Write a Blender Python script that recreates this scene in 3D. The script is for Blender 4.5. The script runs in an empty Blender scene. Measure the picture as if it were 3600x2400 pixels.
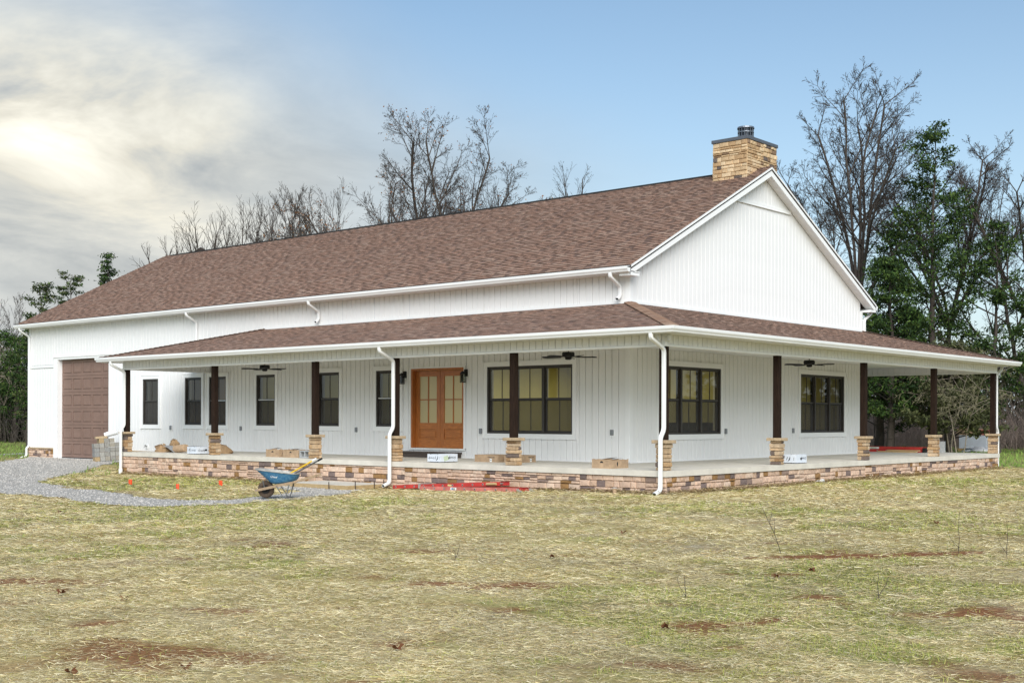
import bpy, math, random
import numpy as np
from mathutils import Vector, Matrix
R = math.radians
scene = bpy.context.scene

# ---------------------------------------------------------------- camera
CAM = Vector((16.765, -23.441, 1.007)); YAW = -0.7154; ROLL = 0.0027; FPX = 4349.1
FW = Vector((math.sin(YAW), math.cos(YAW), 0)); RT = Vector((math.cos(YAW), -math.sin(YAW), 0)); UP = Vector((0, 0, 1))
cam_data = bpy.data.cameras.new('camera'); cam = bpy.data.objects.new('camera', cam_data)
scene.collection.objects.link(cam); scene.camera = cam
cam_data.sensor_width = 36; cam_data.lens = FPX / 3600 * 36; cam_data.shift_y = (1473.7 - 1200) / 3600
cam_data.clip_start = 0.1; cam_data.clip_end = 6000
mw = Matrix((RT, UP, -FW)).transposed().to_4x4() @ Matrix.Rotation(ROLL, 4, 'Z'); mw.translation = CAM
cam.matrix_world = mw

# ---------------------------------------------------------------- sky and sun
SUN_EL, SUN_AZ = R(34), R(137)        # azimuth clockwise from +Y: wide fill sun added behind the camera to brighten the walls
world = bpy.data.worlds.new('World'); scene.world = world; world.use_nodes = True
nt = world.node_tree; nt.nodes.clear()
def N(t, **k):
    n = nt.nodes.new(t)
    for a, b in k.items(): setattr(n, a, b)
    return n
def math_node(op, a, b=None, c=None, clamp=False):
    n = nt.nodes.new('ShaderNodeMath'); n.operation = op; n.use_clamp = clamp
    for i, v in enumerate((a, b, c)):
        if v is None: continue
        if isinstance(v, (int, float)): n.inputs[i].default_value = v
        else: nt.links.new(v, n.inputs[i])
    return n.outputs[0]
def mixrgb(f, a, b, mode='MIX'):
    n = nt.nodes.new('ShaderNodeMix'); n.data_type = 'RGBA'; n.blend_type = mode
    for s, v in ((n.inputs[0], f), (n.inputs[6], a), (n.inputs[7], b)):
        if isinstance(v, (int, float)): s.default_value = v
        elif isinstance(v, tuple): s.default_value = (*v, 1)
        else: nt.links.new(v, s)
    return n.outputs[2]
sky = N('ShaderNodeTexSky', sky_type='NISHITA', sun_disc=False, sun_elevation=SUN_EL, sun_rotation=SUN_AZ)
sky.air_density = 1.0; sky.dust_density = .7; sky.ozone_density = 1.4
tc = N('ShaderNodeTexCoord'); sep = N('ShaderNodeSeparateXYZ'); nt.links.new(tc.outputs['Generated'], sep.inputs[0])
z = sep.outputs[2]
zc = math_node('ADD', math_node('MAXIMUM', z, 0.0), 0.14)
px = math_node('DIVIDE', sep.outputs[0], zc); py = math_node('DIVIDE', sep.outputs[1], zc)
comb = N('ShaderNodeCombineXYZ'); nt.links.new(px, comb.inputs[0]); nt.links.new(py, comb.inputs[1])
n1 = N('ShaderNodeTexNoise'); n1.inputs['Scale'].default_value = 0.42; n1.inputs['Detail'].default_value = 7; n1.inputs['Roughness'].default_value = 0.5; n1.inputs['Distortion'].default_value = 0.35
n2 = N('ShaderNodeTexNoise'); n2.inputs['Scale'].default_value = 1.6; n2.inputs['Detail'].default_value = 6; n2.inputs['Roughness'].default_value = 0.6; n2.inputs['Distortion'].default_value = 0.4
nt.links.new(comb.outputs[0], n1.inputs['Vector']); nt.links.new(comb.outputs[0], n2.inputs['Vector'])
# cloud cover grows towards the west (-X): dot of the direction with the cloud bank's bearing
def dotdir(v):
    d = N('ShaderNodeVectorMath', operation='DOT_PRODUCT'); nt.links.new(tc.outputs['Generated'], d.inputs[0]); d.inputs[1].default_value = v
    return d.outputs['Value']
bank = dotdir(tuple(Vector((-0.93, 0.30, 0.0)).normalized()))
cover = math_node('MULTIPLY_ADD', bank, 3.6, -2.62)
cover = math_node('ADD', cover, math_node('MULTIPLY_ADD', n1.outputs[0], 1.3, -0.62))
cover = math_node('SUBTRACT', cover, math_node('MULTIPLY', math_node('MAXIMUM', math_node('SUBTRACT', z, .20), 0.0), 3.2), clamp=True)
ss = N('ShaderNodeMapRange', interpolation_type='SMOOTHSTEP'); nt.links.new(cover, ss.inputs[0])
cover = ss.outputs[0]
# brightest part of the bank, where the light comes through it
def lobe(px_, py_, e):
    return math_node('POWER', math_node('MAXIMUM', dotdir(tuple((FW * 4349 + RT * (px_ - 1800) + UP * (1473 - py_)).normalized())), 0.0), e)
glow = math_node('ADD', math_node('ADD', math_node('MULTIPLY', lobe(480, 440, 600.0), .75), math_node('MULTIPLY', lobe(90, 380, 600.0), .8)), math_node('ADD', math_node('MULTIPLY', lobe(260, 480, 90.0), .34), math_node('MULTIPLY', lobe(760, 420, 500.0), .22)))
tex = math_node('MULTIPLY_ADD', n2.outputs[0], 5.0, -1.7)
glow = math_node('MULTIPLY', glow, tex)
bright = math_node('MULTIPLY_ADD', glow, 2.4, math_node('MULTIPLY_ADD', n2.outputs[0], 5.0, math_node('MULTIPLY_ADD', n1.outputs[0], 2.6, 1.35)))
cloud_col = mixrgb(math_node('MULTIPLY', glow, 1.6, clamp=True), (0.88, 0.93, 0.94), (1.0, 0.965, 0.84))
vm = N('ShaderNodeVectorMath', operation='SCALE'); nt.links.new(cloud_col, vm.inputs[0]); nt.links.new(bright, vm.inputs['Scale'])
# pale thin veil towards the horizon
veil = math_node('POWER', math_node('SUBTRACT', 1.0, math_node('MAXIMUM', z, 0.0), clamp=True), 5.5)
blue = mixrgb(1.0, sky.outputs[0], (1.06, 1.20, 1.20), 'MULTIPLY')
veiled = mixrgb(math_node('MULTIPLY', veil, 0.95), blue, (6.0, 6.7, 7.2))
skycol = mixrgb(cover, veiled, vm.outputs[0])
bg = N('ShaderNodeBackground'); bg.inputs[1].default_value = 0.12
wo = N('ShaderNodeOutputWorld'); nt.links.new(skycol, bg.inputs[0]); nt.links.new(bg.outputs[0], wo.inputs[0])

fill_sun_data = bpy.data.lights.new('fill_sun', 'SUN'); fill_sun = bpy.data.objects.new('fill_sun', fill_sun_data); scene.collection.objects.link(fill_sun)
fill_sun_data.energy = 4.3; fill_sun_data.angle = R(50); fill_sun_data.color = (1.0, 0.975, 0.935)
sdir = Vector((math.sin(SUN_AZ) * math.cos(SUN_EL), math.cos(SUN_AZ) * math.cos(SUN_EL), math.sin(SUN_EL)))
fill_sun.rotation_euler = sdir.to_track_quat('Z', 'Y').to_euler(); fill_sun.location = (0, -20, 30)

scene.view_settings.view_transform = 'Standard'; scene.view_settings.look = 'None'
scene.view_settings.exposure = 0.0; scene.view_settings.gamma = 1.0; scene.view_settings.use_curve_mapping = False
scene.render.engine = 'CYCLES'
scene.cycles.max_bounces = 8; scene.cycles.transparent_max_bounces = 16

# ---------------------------------------------------------------- helpers
rnd = random.Random(7)
MATS = {}
def mat(name, col=(.5, .5, .5), rough=.8, metal=0., tint=False, nscale=0., namt=0., bump=0., bscale=40., stretch=None, col2=None, spec=.5, coat=0.):
    """procedural principled material; tint multiplies by the mesh attribute 'tint', noise mottles towards col2"""
    m = bpy.data.materials.new(name); m.use_nodes = True; t = m.node_tree; b = t.nodes['Principled BSDF']
    b.inputs['Roughness'].default_value = rough; b.inputs['Metallic'].default_value = metal
    b.inputs['Specular IOR Level'].default_value = spec; b.inputs['Coat Weight'].default_value = coat
    L = t.links.new
    if tint:
        a = t.nodes.new('ShaderNodeAttribute'); a.attribute_name = 'tint'; base = a.outputs['Color']
    else:
        r = t.nodes.new('ShaderNodeRGB'); r.outputs[0].default_value = (*col, 1); base = r.outputs[0]
    tcn = t.nodes.new('ShaderNodeTexCoord'); vec = tcn.outputs['Object']
    if stretch:
        mp = t.nodes.new('ShaderNodeMapping'); mp.inputs['Scale'].default_value = stretch; L(vec, mp.inputs[0]); vec = mp.outputs[0]
    if nscale:
        nn = t.nodes.new('ShaderNodeTexNoise'); nn.inputs['Scale'].default_value = nscale; nn.inputs['Detail'].default_value = 6; nn.inputs['Roughness'].default_value = .62
        L(vec, nn.inputs['Vector'])
        mr = t.nodes.new('ShaderNodeMapRange'); mr.inputs[1].default_value = .3; mr.inputs[2].default_value = .7; L(nn.outputs[0], mr.inputs[0])
        mx = t.nodes.new('ShaderNodeMix'); mx.data_type = 'RGBA'
        if col2 is None:
            mx.blend_type = 'MULTIPLY'; mx.inputs[0].default_value = 1
            mr.inputs[3].default_value = 1 - namt; mr.inputs[4].default_value = 1 + namt * .5
            L(base, mx.inputs[6]); L(mr.outputs[0], mx.inputs[7])
        else:
            mr.inputs[3].default_value = 0; mr.inputs[4].default_value = namt
            L(mr.outputs[0], mx.inputs[0]); L(base, mx.inputs[6]); mx.inputs[7].default_value = (*col2, 1)
        base = mx.outputs[2]
    L(base, b.inputs['Base Color'])
    if bump:
        bn = t.nodes.new('ShaderNodeTexNoise'); bn.inputs['Scale'].default_value = bscale; bn.inputs['Detail'].default_value = 5; L(vec, bn.inputs['Vector'])
        bp = t.nodes.new('ShaderNodeBump'); bp.inputs['Strength'].default_value = bump; bp.inputs['Distance'].default_value = .02
        L(bn.outputs[0], bp.inputs['Height']); L(bp.outputs[0], b.inputs['Normal'])
    MATS[name] = m; return m

WM = {}     # world matrix of every empty, so that children can keep world coordinates
def tag(o, label=None, cat=None, group=None, kind=None):
    if label: o['label'] = label
    if cat: o['category'] = cat
    if group: o['group'] = group
    if kind: o['kind'] = kind
    return o
def wmat(o):
    return WM.get(o.name, o.matrix_basis)
def link(o, parent=None, loc=None, rz=None, m=None):
    scene.collection.objects.link(o)
    basis = m.copy() if m is not None else (Matrix.Translation(loc or (0, 0, 0)) @ Matrix.Rotation(rz or 0, 4, 'Z'))
    o.matrix_basis = basis
    WM[o.name] = basis
    if parent is not None:
        o.parent = parent; o.matrix_parent_inverse = WM[parent.name].inverted()
    return o
def empty(name, loc=(0, 0, 0), rz=0, **k):
    o = bpy.data.objects.new(name, None); o.empty_display_size = .2
    link(o, None, loc, rz); return tag(o, **k)

def np_mesh(name, V, F, tint=None, mats=(), midx=None, smooth=False):
    """V (n,3), F (m,k) ints, tint (m,3) per face"""
    V = np.asarray(V, dtype=np.float32); F = np.asarray(F, dtype=np.int32); m, k = F.shape
    me = bpy.data.meshes.new(name)
    me.vertices.add(len(V)); me.vertices.foreach_set('co', V.ravel())
    me.loops.add(m * k); me.loops.foreach_set('vertex_index', F.ravel())
    me.polygons.add(m); me.polygons.foreach_set('loop_start', np.arange(0, m * k, k, dtype=np.int32))
    me.polygons.foreach_set('loop_total', np.full(m, k, dtype=np.int32))
    if smooth: me.polygons.foreach_set('use_smooth', np.ones(m, dtype=bool))
    for mm in mats: me.materials.append(mm)
    if midx is not None: me.polygons.foreach_set('material_index', np.asarray(midx, dtype=np.int32))
    if tint is not None:
        at = me.attributes.new('tint', 'FLOAT_COLOR', 'CORNER')
        c = np.ones((m, k, 4), dtype=np.float32); c[:, :, :3] = np.asarray(tint, dtype=np.float32)[:, None, :]
        at.data.foreach_set('color', c.ravel())
    me.update(calc_edges=True); me.validate()
    return me

class MB:
    """collects polygons, each with a material index and a tint"""
    def __init__(s): s.v = []; s.f = []; s.t = []; s.m = []; s.cur = 0; s.tint = (1, 1, 1)
    def poly(s, pts):
        b = len(s.v); s.v += [tuple(p) for p in pts]; s.f.append(list(range(b, b + len(pts)))); s.t.append(s.tint); s.m.append(s.cur)
    def faces(s, pts, fs):
        b = len(s.v); s.v += [tuple(p) for p in pts]
        for f in fs: s.f.append([b + i for i in f]); s.t.append(s.tint); s.m.append(s.cur)
    def box(s, x0, x1, y0, y1, z0, z1, fr=None):
        P = [(x, y, z) for z in (z0, z1) for y in (y0, y1) for x in (x0, x1)]
        if fr: P = [fr(*p) for p in P]
        s.faces(P, [(0, 2, 3, 1), (4, 5, 7, 6), (0, 1, 5, 4), (2, 6, 7, 3), (0, 4, 6, 2), (1, 3, 7, 5)])
    def obox(s, c, ax, ay, az):      # centre and three half-axis vectors
        c, ax, ay, az = map(Vector, (c, ax, ay, az))
        P = [c + ax * i + ay * j + az * k for k in (-1, 1) for j in (-1, 1) for i in (-1, 1)]
        s.faces(P, [(0, 2, 3, 1), (4, 5, 7, 6), (0, 1, 5, 4), (2, 6, 7, 3), (0, 4, 6, 2), (1, 3, 7, 5)])
    def bar(s, p0, p1, w, h, up=(0, 0, 1)):
        p0, p1 = Vector(p0), Vector(p1); d = (p1 - p0); L = d.length; d.normalize(); u = Vector(up)
        sx = d.cross(u)
        if sx.length < 1e-4: sx = d.cross(Vector((1, 0, 0)))
        sx.normalize(); uu = sx.cross(d)
        s.obox((p0 + p1) / 2, d * L / 2, sx * w / 2, uu * h / 2)
    def prism(s, prof, a, b, ux, uz):   # 2-D profile swept from a to b
        a, b, ux, uz = map(Vector, (a, b, ux, uz)); n = len(prof)
        P = [a + ux * p + uz * q for p, q in prof] + [b + ux * p + uz * q for p, q in prof]
        s.faces(P, [(i, (i + 1) % n, n + (i + 1) % n, n + i) for i in range(n)] + [tuple(range(n))[::-1], tuple(range(n, 2 * n))])
    def tube(s, pts, rad, n=8, cap=True):
        pts = [Vector(p) for p in pts]; rings = []
        if not isinstance(rad, (list, tuple)): rad = [rad] * len(pts)
        b = len(s.v)
        ref = None
        for i, p in enumerate(pts):
            d = (pts[min(i + 1, len(pts) - 1)] - pts[max(i - 1, 0)]).normalized()
            if ref is None: ref = Vector((0, 0, 1)) if abs(d.z) < .9 else Vector((1, 0, 0))
            sx = d.cross(ref).normalized(); sy = sx.cross(d).normalized(); ref = sy
            for k in range(n):
                a = 2 * math.pi * (k + .5) / n
                s.v.append(tuple(p + sx * math.cos(a) * rad[i] + sy * math.sin(a) * rad[i]))
        for i in range(len(pts) - 1):
            for k in range(n):
                s.f.append([b + i * n + k, b + i * n + (k + 1) % n, b + (i + 1) * n + (k + 1) % n, b + (i + 1) * n + k]); s.t.append(s.tint); s.m.append(s.cur)
        if cap:
            s.f.append([b + k for k in range(n)][::-1]); s.t.append(s.tint); s.m.append(s.cur)
            e = b + (len(pts) - 1) * n; s.f.append([e + k for k in range(n)]); s.t.append(s.tint); s.m.append(s.cur)
    def lathe(s, prof, c=(0, 0, 0), n=20):
        b = len(s.v)
        for r, zz in prof:
            for k in range(n):
                a = 2 * math.pi * k / n; s.v.append((c[0] + r * math.cos(a), c[1] + r * math.sin(a), c[2] + zz))
        for i in range(len(prof) - 1):
            for k in range(n):
                s.f.append([b + i * n + k, b + i * n + (k + 1) % n, b + (i + 1) * n + (k + 1) % n, b + (i + 1) * n + k]); s.t.append(s.tint); s.m.append(s.cur)
    def mesh(s, name, mats, smooth=False):
        me = bpy.data.meshes.new(name); me.from_pydata(s.v, [], s.f)
        for m in mats: me.materials.append(m)
        me.polygons.foreach_set('material_index', s.m)
        at = me.attributes.new('tint', 'FLOAT_COLOR', 'CORNER'); buf = []
        for f, t in zip(s.f, s.t): buf += [t[0], t[1], t[2], 1.] * len(f)
        at.data.foreach_set('color', buf)
        if smooth: me.polygons.foreach_set('use_smooth', [True] * len(s.f))
        me.update(); return me
    def obj(s, name, mats, parent=None, smooth=False, m=None, loc=None, rz=None, bevel=0, **k):
        if not isinstance(mats, (list, tuple)): mats = [mats]
        o = bpy.data.objects.new(name, s.mesh(name, mats, smooth)); link(o, parent, loc, rz, m)
        if bevel:
            bv = o.modifiers.new('bevel', 'BEVEL'); bv.width = bevel; bv.segments = 2; bv.limit_method = 'ANGLE'
        return tag(o, **k)

def add_pieces(name, pieces, mats, parent, limit=300, smooth=False):
    """pieces: list of (MB, centre, area).  The largest in view become objects, the rest one joined part of kind stuff."""
    def score(p):
        d = Vector(p[1]) - CAM; return p[2] / max(1, d.length_squared)
    pieces = sorted(pieces, key=score, reverse=True)
    for mb, c, a in pieces[:limit]:
        c = Vector(c); mb.v = [(x - c.x, y - c.y, z_ - c.z) for x, y, z_ in mb.v]
        mb.obj(name, mats, parent, smooth, loc=c)
    rest = pieces[limit:]
    if rest:
        J = MB()
        for mb, c, a in rest:
            b = len(J.v); J.v += mb.v; J.f += [[b + i for i in f] for f in mb.f]; J.t += mb.t; J.m += mb.m
        J.obj(name, mats, parent, smooth, kind='stuff')

def rect_minus(rect, holes):
    """rect and holes (u0,u1,v0,v1) -> list of rects covering rect without the holes"""
    out = [rect]
    for h in holes:
        nxt = []
        for r in out:
            a0, a1, b0, b1 = r; c0, c1, d0, d1 = h
            if c1 <= a0 or c0 >= a1 or d1 <= b0 or d0 >= b1: nxt.append(r); continue
            if c0 > a0: nxt.append((a0, c0, b0, b1))
            if c1 < a1: nxt.append((c1, a1, b0, b1))
            m0, m1 = max(a0, c0), min(a1, c1)
            if d0 > b0: nxt.append((m0, m1, b0, d0))
            if d1 < b1: nxt.append((m0, m1, d1, b1))
        out = nxt
    return [r for r in out if r[1] - r[0] > .004 and r[3] - r[2] > .004]

# smooth value noise used for the ground and everything that grows on it
_lat = np.random.RandomState(3).rand(256, 256)
def vnoise(x, y, s):
    x = np.asarray(x, dtype=float) / s + 97.3; y = np.asarray(y, dtype=float) / s + 31.7
    xi = np.floor(x).astype(int); yi = np.floor(y).astype(int); fx = x - xi; fy = y - yi
    fx = fx * fx * (3 - 2 * fx); fy = fy * fy * (3 - 2 * fy)
    g = lambda i, j: _lat[(xi + i) % 256, (yi + j) % 256]
    return (g(0, 0) * (1 - fx) + g(1, 0) * fx) * (1 - fy) + (g(0, 1) * (1 - fx) + g(1, 1) * fx) * fy
def fbm(x, y, s, o=4):
    t = 0; a = .5; w = 0
    for i in range(o): t = t + a * vnoise(x + 13.1 * i, y - 7.7 * i, s / 2 ** i); w += a; a *= .55
    return t / w
def S01(t):
    t = np.clip(t, 0, 1); return t * t * (3 - 2 * t)
def gz(x, y):
    """height of the ground"""
    x = np.asarray(x, dtype=float); y = np.asarray(y, dtype=float)
    dip = S01((3 - x) / 8.5) * (1 - S01((-17 - x) / 4)) * (1 - .45 * S01((-7 - y) / 8)) * S01((9 - y) / 6)
    front = .06 * S01((-6 - y) / 8)
    near = np.clip(1 - ((x - 8) ** 2 + (y + 12) ** 2) / 900, 0, 1)
    return -.47 - .18 * dip - front + (fbm(x, y, 1.7, 4) - .5) * .10 * near * S01((-4.2 - y) / 3) - .05 * S01((y - 14) / 20)

# ---------------------------------------------------------------- materials
M_siding = mat('white_siding', (.79, .785, .775), .55, nscale=1.5, namt=.035, bump=.08, bscale=25)
M_trim = mat('white_trim', (.82, .82, .81), .45, nscale=2, namt=.03)
M_groove = mat('siding_backing', (.66, .67, .68), .8, nscale=3, namt=.05)
M_gutter = mat('white_gutter_metal', (.80, .80, .79), .35, nscale=1.2, namt=.05)
M_dark = mat('dark_opening', (.015, .015, .015), .9, nscale=5, namt=.2)
M_shingle = mat('asphalt_shingle', tint=True, rough=.95, nscale=90, namt=.22, bump=.4, bscale=300)
M_shbase = mat('shingle_underlay', (.075, .045, .038), .95, nscale=60, namt=.3)
M_stone = mat('stone_veneer', tint=True, rough=.9, nscale=14, namt=.28, bump=.7, bscale=22)
M_mortar = mat('stone_backing', (.075, .055, .045), .95, nscale=30, namt=.3)
M_conc = mat('concrete', (.63, .59, .515), .85, nscale=2.2, namt=.16, bump=.25, bscale=60)
M_slabedge = M_conc
M_cap = mat('cap_stone', (.44, .33, .21), .9, nscale=9, namt=.25, bump=.6, bscale=25)
M_post = mat('dark_stained_timber', (.015, .009, .007), .95, nscale=7, namt=.6, col2=(.045, .027, .018), stretch=(6, 6, .7), bump=.5, bscale=12, spec=.12)
M_bronze = mat('dark_bronze_frame', (.040, .034, .030), .45, nscale=6, namt=.2)
M_screen_rail = mat('meeting_rail_white', (.6, .62, .62), .4, nscale=4, namt=.1)
M_black = mat('black_metal', (.006, .006, .006), .75, nscale=8, namt=.3)
M_door = mat('mahogany_door', (.50, .165, .034), .42, nscale=5, namt=.8, col2=(.20, .055, .010), stretch=(14, 14, .9), bump=.15, bscale=14, coat=.25)
M_doorh = mat('mahogany_rail', (.53, .180, .038), .42, nscale=5, namt=.8, col2=(.22, .062, .012), stretch=(1.2, 1.2, 14), bump=.15, bscale=14, coat=.25)
M_garage = mat('brown_garage_door', (.215, .135, .105), .55, nscale=3, namt=.12, bump=.15, bscale=90)
M_drywall = mat('interior_drywall', (.52, .50, .26), .9, nscale=2, namt=.08)
M_floor_in = mat('interior_floor', (.17, .11, .06), .7, nscale=5, namt=.2)
M_osb = mat('strand_board', (.36, .23, .09), .85, nscale=30, namt=.35)
M_stepwood = mat('weathered_dark_wood', (.055, .042, .034), .85, nscale=10, namt=.5, col2=(.12, .095, .08), stretch=(1, 1, 9), bump=.5, bscale=14)
M_cmu = mat('concrete_block', tint=True, rough=.95, nscale=25, namt=.22, bump=.6, bscale=70)
M_card = mat('cardboard', (.42, .29, .18), .85, nscale=9, namt=.30, bump=.1, bscale=30)
M_card_in = mat('cardboard_inner', (.30, .19, .11), .9, nscale=8, namt=.3)
M_carton = mat('white_carton', (.62, .66, .72), .6, nscale=6, namt=.09)
M_ink = mat('black_ink', (.02, .02, .022), .7, nscale=30, namt=.1)
M_label = mat('paper_label', (.75, .76, .74), .6, nscale=20, namt=.06)
M_green_label = mat('green_label', (.50, .58, .42), .6, nscale=30, namt=.3)
M_blue = mat('chipped_blue_paint', (.008, .11, .27), .55, nscale=22, namt=1.0, col2=(.10, .26, .40), bump=.15, bscale=30)
M_rim = mat('mortar_crusted_steel', (.42, .40, .36), .85, nscale=14, namt=.4, bump=.5)
M_rubber = mat('dusty_rubber', (.05, .036, .026), .9, nscale=12, namt=.7, col2=(.17, .11, .07))
M_oldwood = mat('weathered_ash_handle', (.34, .24, .15), .8, nscale=8, namt=.3, stretch=(3, 3, 3), bump=.3)
M_yellow = mat('yellow_fibreglass_handle', (.72, .46, .03), .4, nscale=9, namt=.2)
M_greyh = mat('grey_handle', (.16, .16, .17), .5, nscale=9, namt=.3)
M_steel = mat('dull_steel', (.22, .22, .22), .45, metal=.7, nscale=9, namt=.3)
M_alu = mat('aluminium', (.52, .51, .48), .4, metal=.6, nscale=9, namt=.2)
M_red = mat('red_fibreglass', (.50, .042, .034), .45, nscale=4, namt=.3)
M_redold = mat('faded_red_fibreglass', (.56, .17, .14), .65, nscale=5, namt=.4)
M_lumber = mat('pine_lumber', (.52, .36, .18), .8, nscale=8, namt=.2, stretch=(1, 8, 8), bump=.2)
M_formwood = mat('form_board', (.46, .33, .17), .85, nscale=7, namt=.35, stretch=(1, 1, 7), bump=.3)
M_rebar = mat('rusty_rebar', (.05, .032, .025), .8, nscale=20, namt=.4)
M_orange = mat('fluorescent_orange_flag', (.95, .10, .03), .6, nscale=20, namt=.1)
M_paper = mat('brown_kraft_paper', (.36, .23, .12), .85, nscale=9, namt=.35, bump=.5, bscale=18)
M_greyfab = mat('grey_underlay_sheet', (.32, .33, .34), .9, nscale=30, namt=.35)
M_pvc = mat('white_pvc', (.75, .76, .77), .35, nscale=9, namt=.06)
M_plastic_grey = mat('grey_plastic', (.20, .21, .22), .5, nscale=15, namt=.1)
M_chimcap = mat('grey_chimney_flashing', (.11, .12, .14), .5, metal=.3, nscale=5, namt=.15)
M_flue = mat('black_flue_metal', (.03, .035, .045), .4, metal=.6, nscale=8, namt=.3)
M_flue_lt = mat('grey_flue_grid', (.20, .22, .25), .4, metal=.6, nscale=8, namt=.2)
M_bark = mat('tree_bark', (.070, .055, .045), .95, nscale=9, namt=.35)
M_barkpale = mat('pale_bark', (.30, .25, .19), .95, nscale=7, namt=.3)
M_twig = mat('twigs', (.055, .044, .037), .95, nscale=4, namt=.3)
M_leaf = mat('tinted_foliage', tint=True, rough=.85, nscale=3, namt=.25, spec=.2)
M_straw = mat('straw', tint=True, rough=.8, nscale=.9, namt=.12, spec=.2)
M_grav = mat('gravel_stone', tint=True, rough=.9, nscale=40, namt=.2)
M_gravbase = mat('gravel_bed', (.47, .44, .39), .95, nscale=35, namt=.45, bump=1.0, bscale=45)
M_ground = mat('ground_soil_and_straw', tint=True, rough=.95, nscale=28, namt=.40, bump=1.0, bscale=34, spec=.1)
M_translucent = None

# glass: thin sheet, mostly clear with a fresnel reflection
def glass(name, col, rough, refl):
    m = bpy.data.materials.new(name); m.use_nodes = True; t = m.node_tree; t.nodes.clear(); L = t.links.new
    o = t.nodes.new('ShaderNodeOutputMaterial'); mx = t.nodes.new('ShaderNodeMixShader'); tr = t.nodes.new('ShaderNodeBsdfTransparent'); gl = t.nodes.new('ShaderNodeBsdfGlossy')
    fr = t.nodes.new('ShaderNodeFresnel'); fr.inputs[0].default_value = 1.45; ml = t.nodes.new('ShaderNodeMath'); ml.operation = 'MULTIPLY_ADD'; ml.inputs[1].default_value = 1.5; ml.inputs[2].default_value = refl
    L(fr.outputs[0], ml.inputs[0]); L(ml.outputs[0], mx.inputs[0]); tr.inputs[0].default_value = (*col, 1); gl.inputs[1].default_value = rough
    nz = t.nodes.new('ShaderNodeTexNoise'); nz.inputs['Scale'].default_value = 1.5; bp = t.nodes.new('ShaderNodeBump'); bp.inputs['Strength'].default_value = .08; L(nz.outputs[0], bp.inputs['Height']); L(bp.outputs[0], gl.inputs['Normal'])
    L(tr.outputs[0], mx.inputs[1]); L(gl.outputs[0], mx.inputs[2]); L(mx.outputs[0], o.inputs[0]); MATS[name] = m; return m
M_glass = glass('window_glass', (.80, .84, .72), .02, .02)
def screen():
    m = bpy.data.materials.new('insect_screen'); m.use_nodes = True; t = m.node_tree; t.nodes.clear(); L = t.links.new
    o = t.nodes.new('ShaderNodeOutputMaterial'); mx = t.nodes.new('ShaderNodeMixShader'); tr = t.nodes.new('ShaderNodeBsdfTransparent'); df = t.nodes.new('ShaderNodeBsdfDiffuse')
    df.inputs[0].default_value = (.075, .072, .07, 1); nz = t.nodes.new('ShaderNodeTexNoise'); nz.inputs['Scale'].default_value = 220
    mr = t.nodes.new('ShaderNodeMapRange'); mr.inputs[3].default_value = .52; mr.inputs[4].default_value = .80; L(nz.outputs[0], mr.inputs[0]); L(mr.outputs[0], mx.inputs[0])
    L(tr.outputs[0], mx.inputs[1]); L(df.outputs[0], mx.inputs[2]); L(mx.outputs[0], o.inputs[0]); return m
M_screen = screen()
def rain_glass():
    m = bpy.data.materials.new('frosted_door_glass'); m.use_nodes = True; t = m.node_tree; t.nodes.clear(); L = t.links.new
    o = t.nodes.new('ShaderNodeOutputMaterial'); mx = t.nodes.new('ShaderNodeMixShader'); tl = t.nodes.new('ShaderNodeBsdfTranslucent'); gl = t.nodes.new('ShaderNodeBsdfGlossy')
    tl.inputs[0].default_value = (.80, .74, .50, 1); gl.inputs[1].default_value = .25; mx.inputs[0].default_value = .12
    df = t.nodes.new('ShaderNodeBsdfDiffuse'); df.inputs[0].default_value = (.34, .29, .15, 1); m2 = t.nodes.new('ShaderNodeMixShader'); m2.inputs[0].default_value = .65
    L(tl.outputs[0], m2.inputs[1]); L(df.outputs[0], m2.inputs[2])
    nz = t.nodes.new('ShaderNodeTexNoise'); nz.inputs['Scale'].default_value = 60; bp = t.nodes.new('ShaderNodeBump'); bp.inputs['Strength'].default_value = .5; L(nz.outputs[0], bp.inputs['Height'])
    L(bp.outputs[0], df.inputs['Normal']); L(m2.outputs[0], mx.inputs[1]); L(gl.outputs[0], mx.inputs[2]); L(mx.outputs[0], o.inputs[0]); return m
M_rain = rain_glass()

# ================================================================ GROUND
def in_poly(x, y, poly):
    x = np.asarray(x); y = np.asarray(y); r = np.zeros(x.shape, bool); n = len(poly)
    for i in range(n):
        x0, y0 = poly[i]; x1, y1 = poly[(i + 1) % n]
        c = ((y0 > y) != (y1 > y)) & (x < (x1 - x0) * (y - y0) / ((y1 - y0) if y1 != y0 else 1e-9) + x0); r ^= c
    return r
GRAVEL = [(-4.75, -3.9), (-4.35, -4.05), (-3.9, -5.1), (-3.35, -6.2), (-2.95, -7.5), (-2.85, -8.6), (-2.85, -9.5), (-3.5, -10.3), (-5.1, -10.5), (-8.0, -10.2), (-9.6, -10.35), (-14, -11.5), (-22, -14), (-30, -20), (-46, -26),
          (-46, -20), (-30, -12), (-24.2, -7), (-23.65, -3.3), (-26.2, -1.0), (-27.9, -.02), (-20.9, -.02), (-20.7, -.6), (-18.2, -3.3), (-16.3, -5.0), (-13.9, -6.95), (-13.6, -7.1), (-11.4, -7.9), (-8.7, -8.35), (-6.1, -8.85), (-4.9, -8.8), (-4.1, -8.4), (-4.35, -7.3), (-5.2, -5.5), (-6.6, -4.9), (-7.3, -4.45), (-7.3, -4.25), (-4.95, -4.25)]
SOIL = [(9.75, -11.5), (9.9, -11.05), (10.4, -10.35), (11.2, -9.7), (11.75, -9.4), (11.8, -9.7), (11.3, -10.2), (10.7, -10.7), (10.1, -11.3)]
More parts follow.
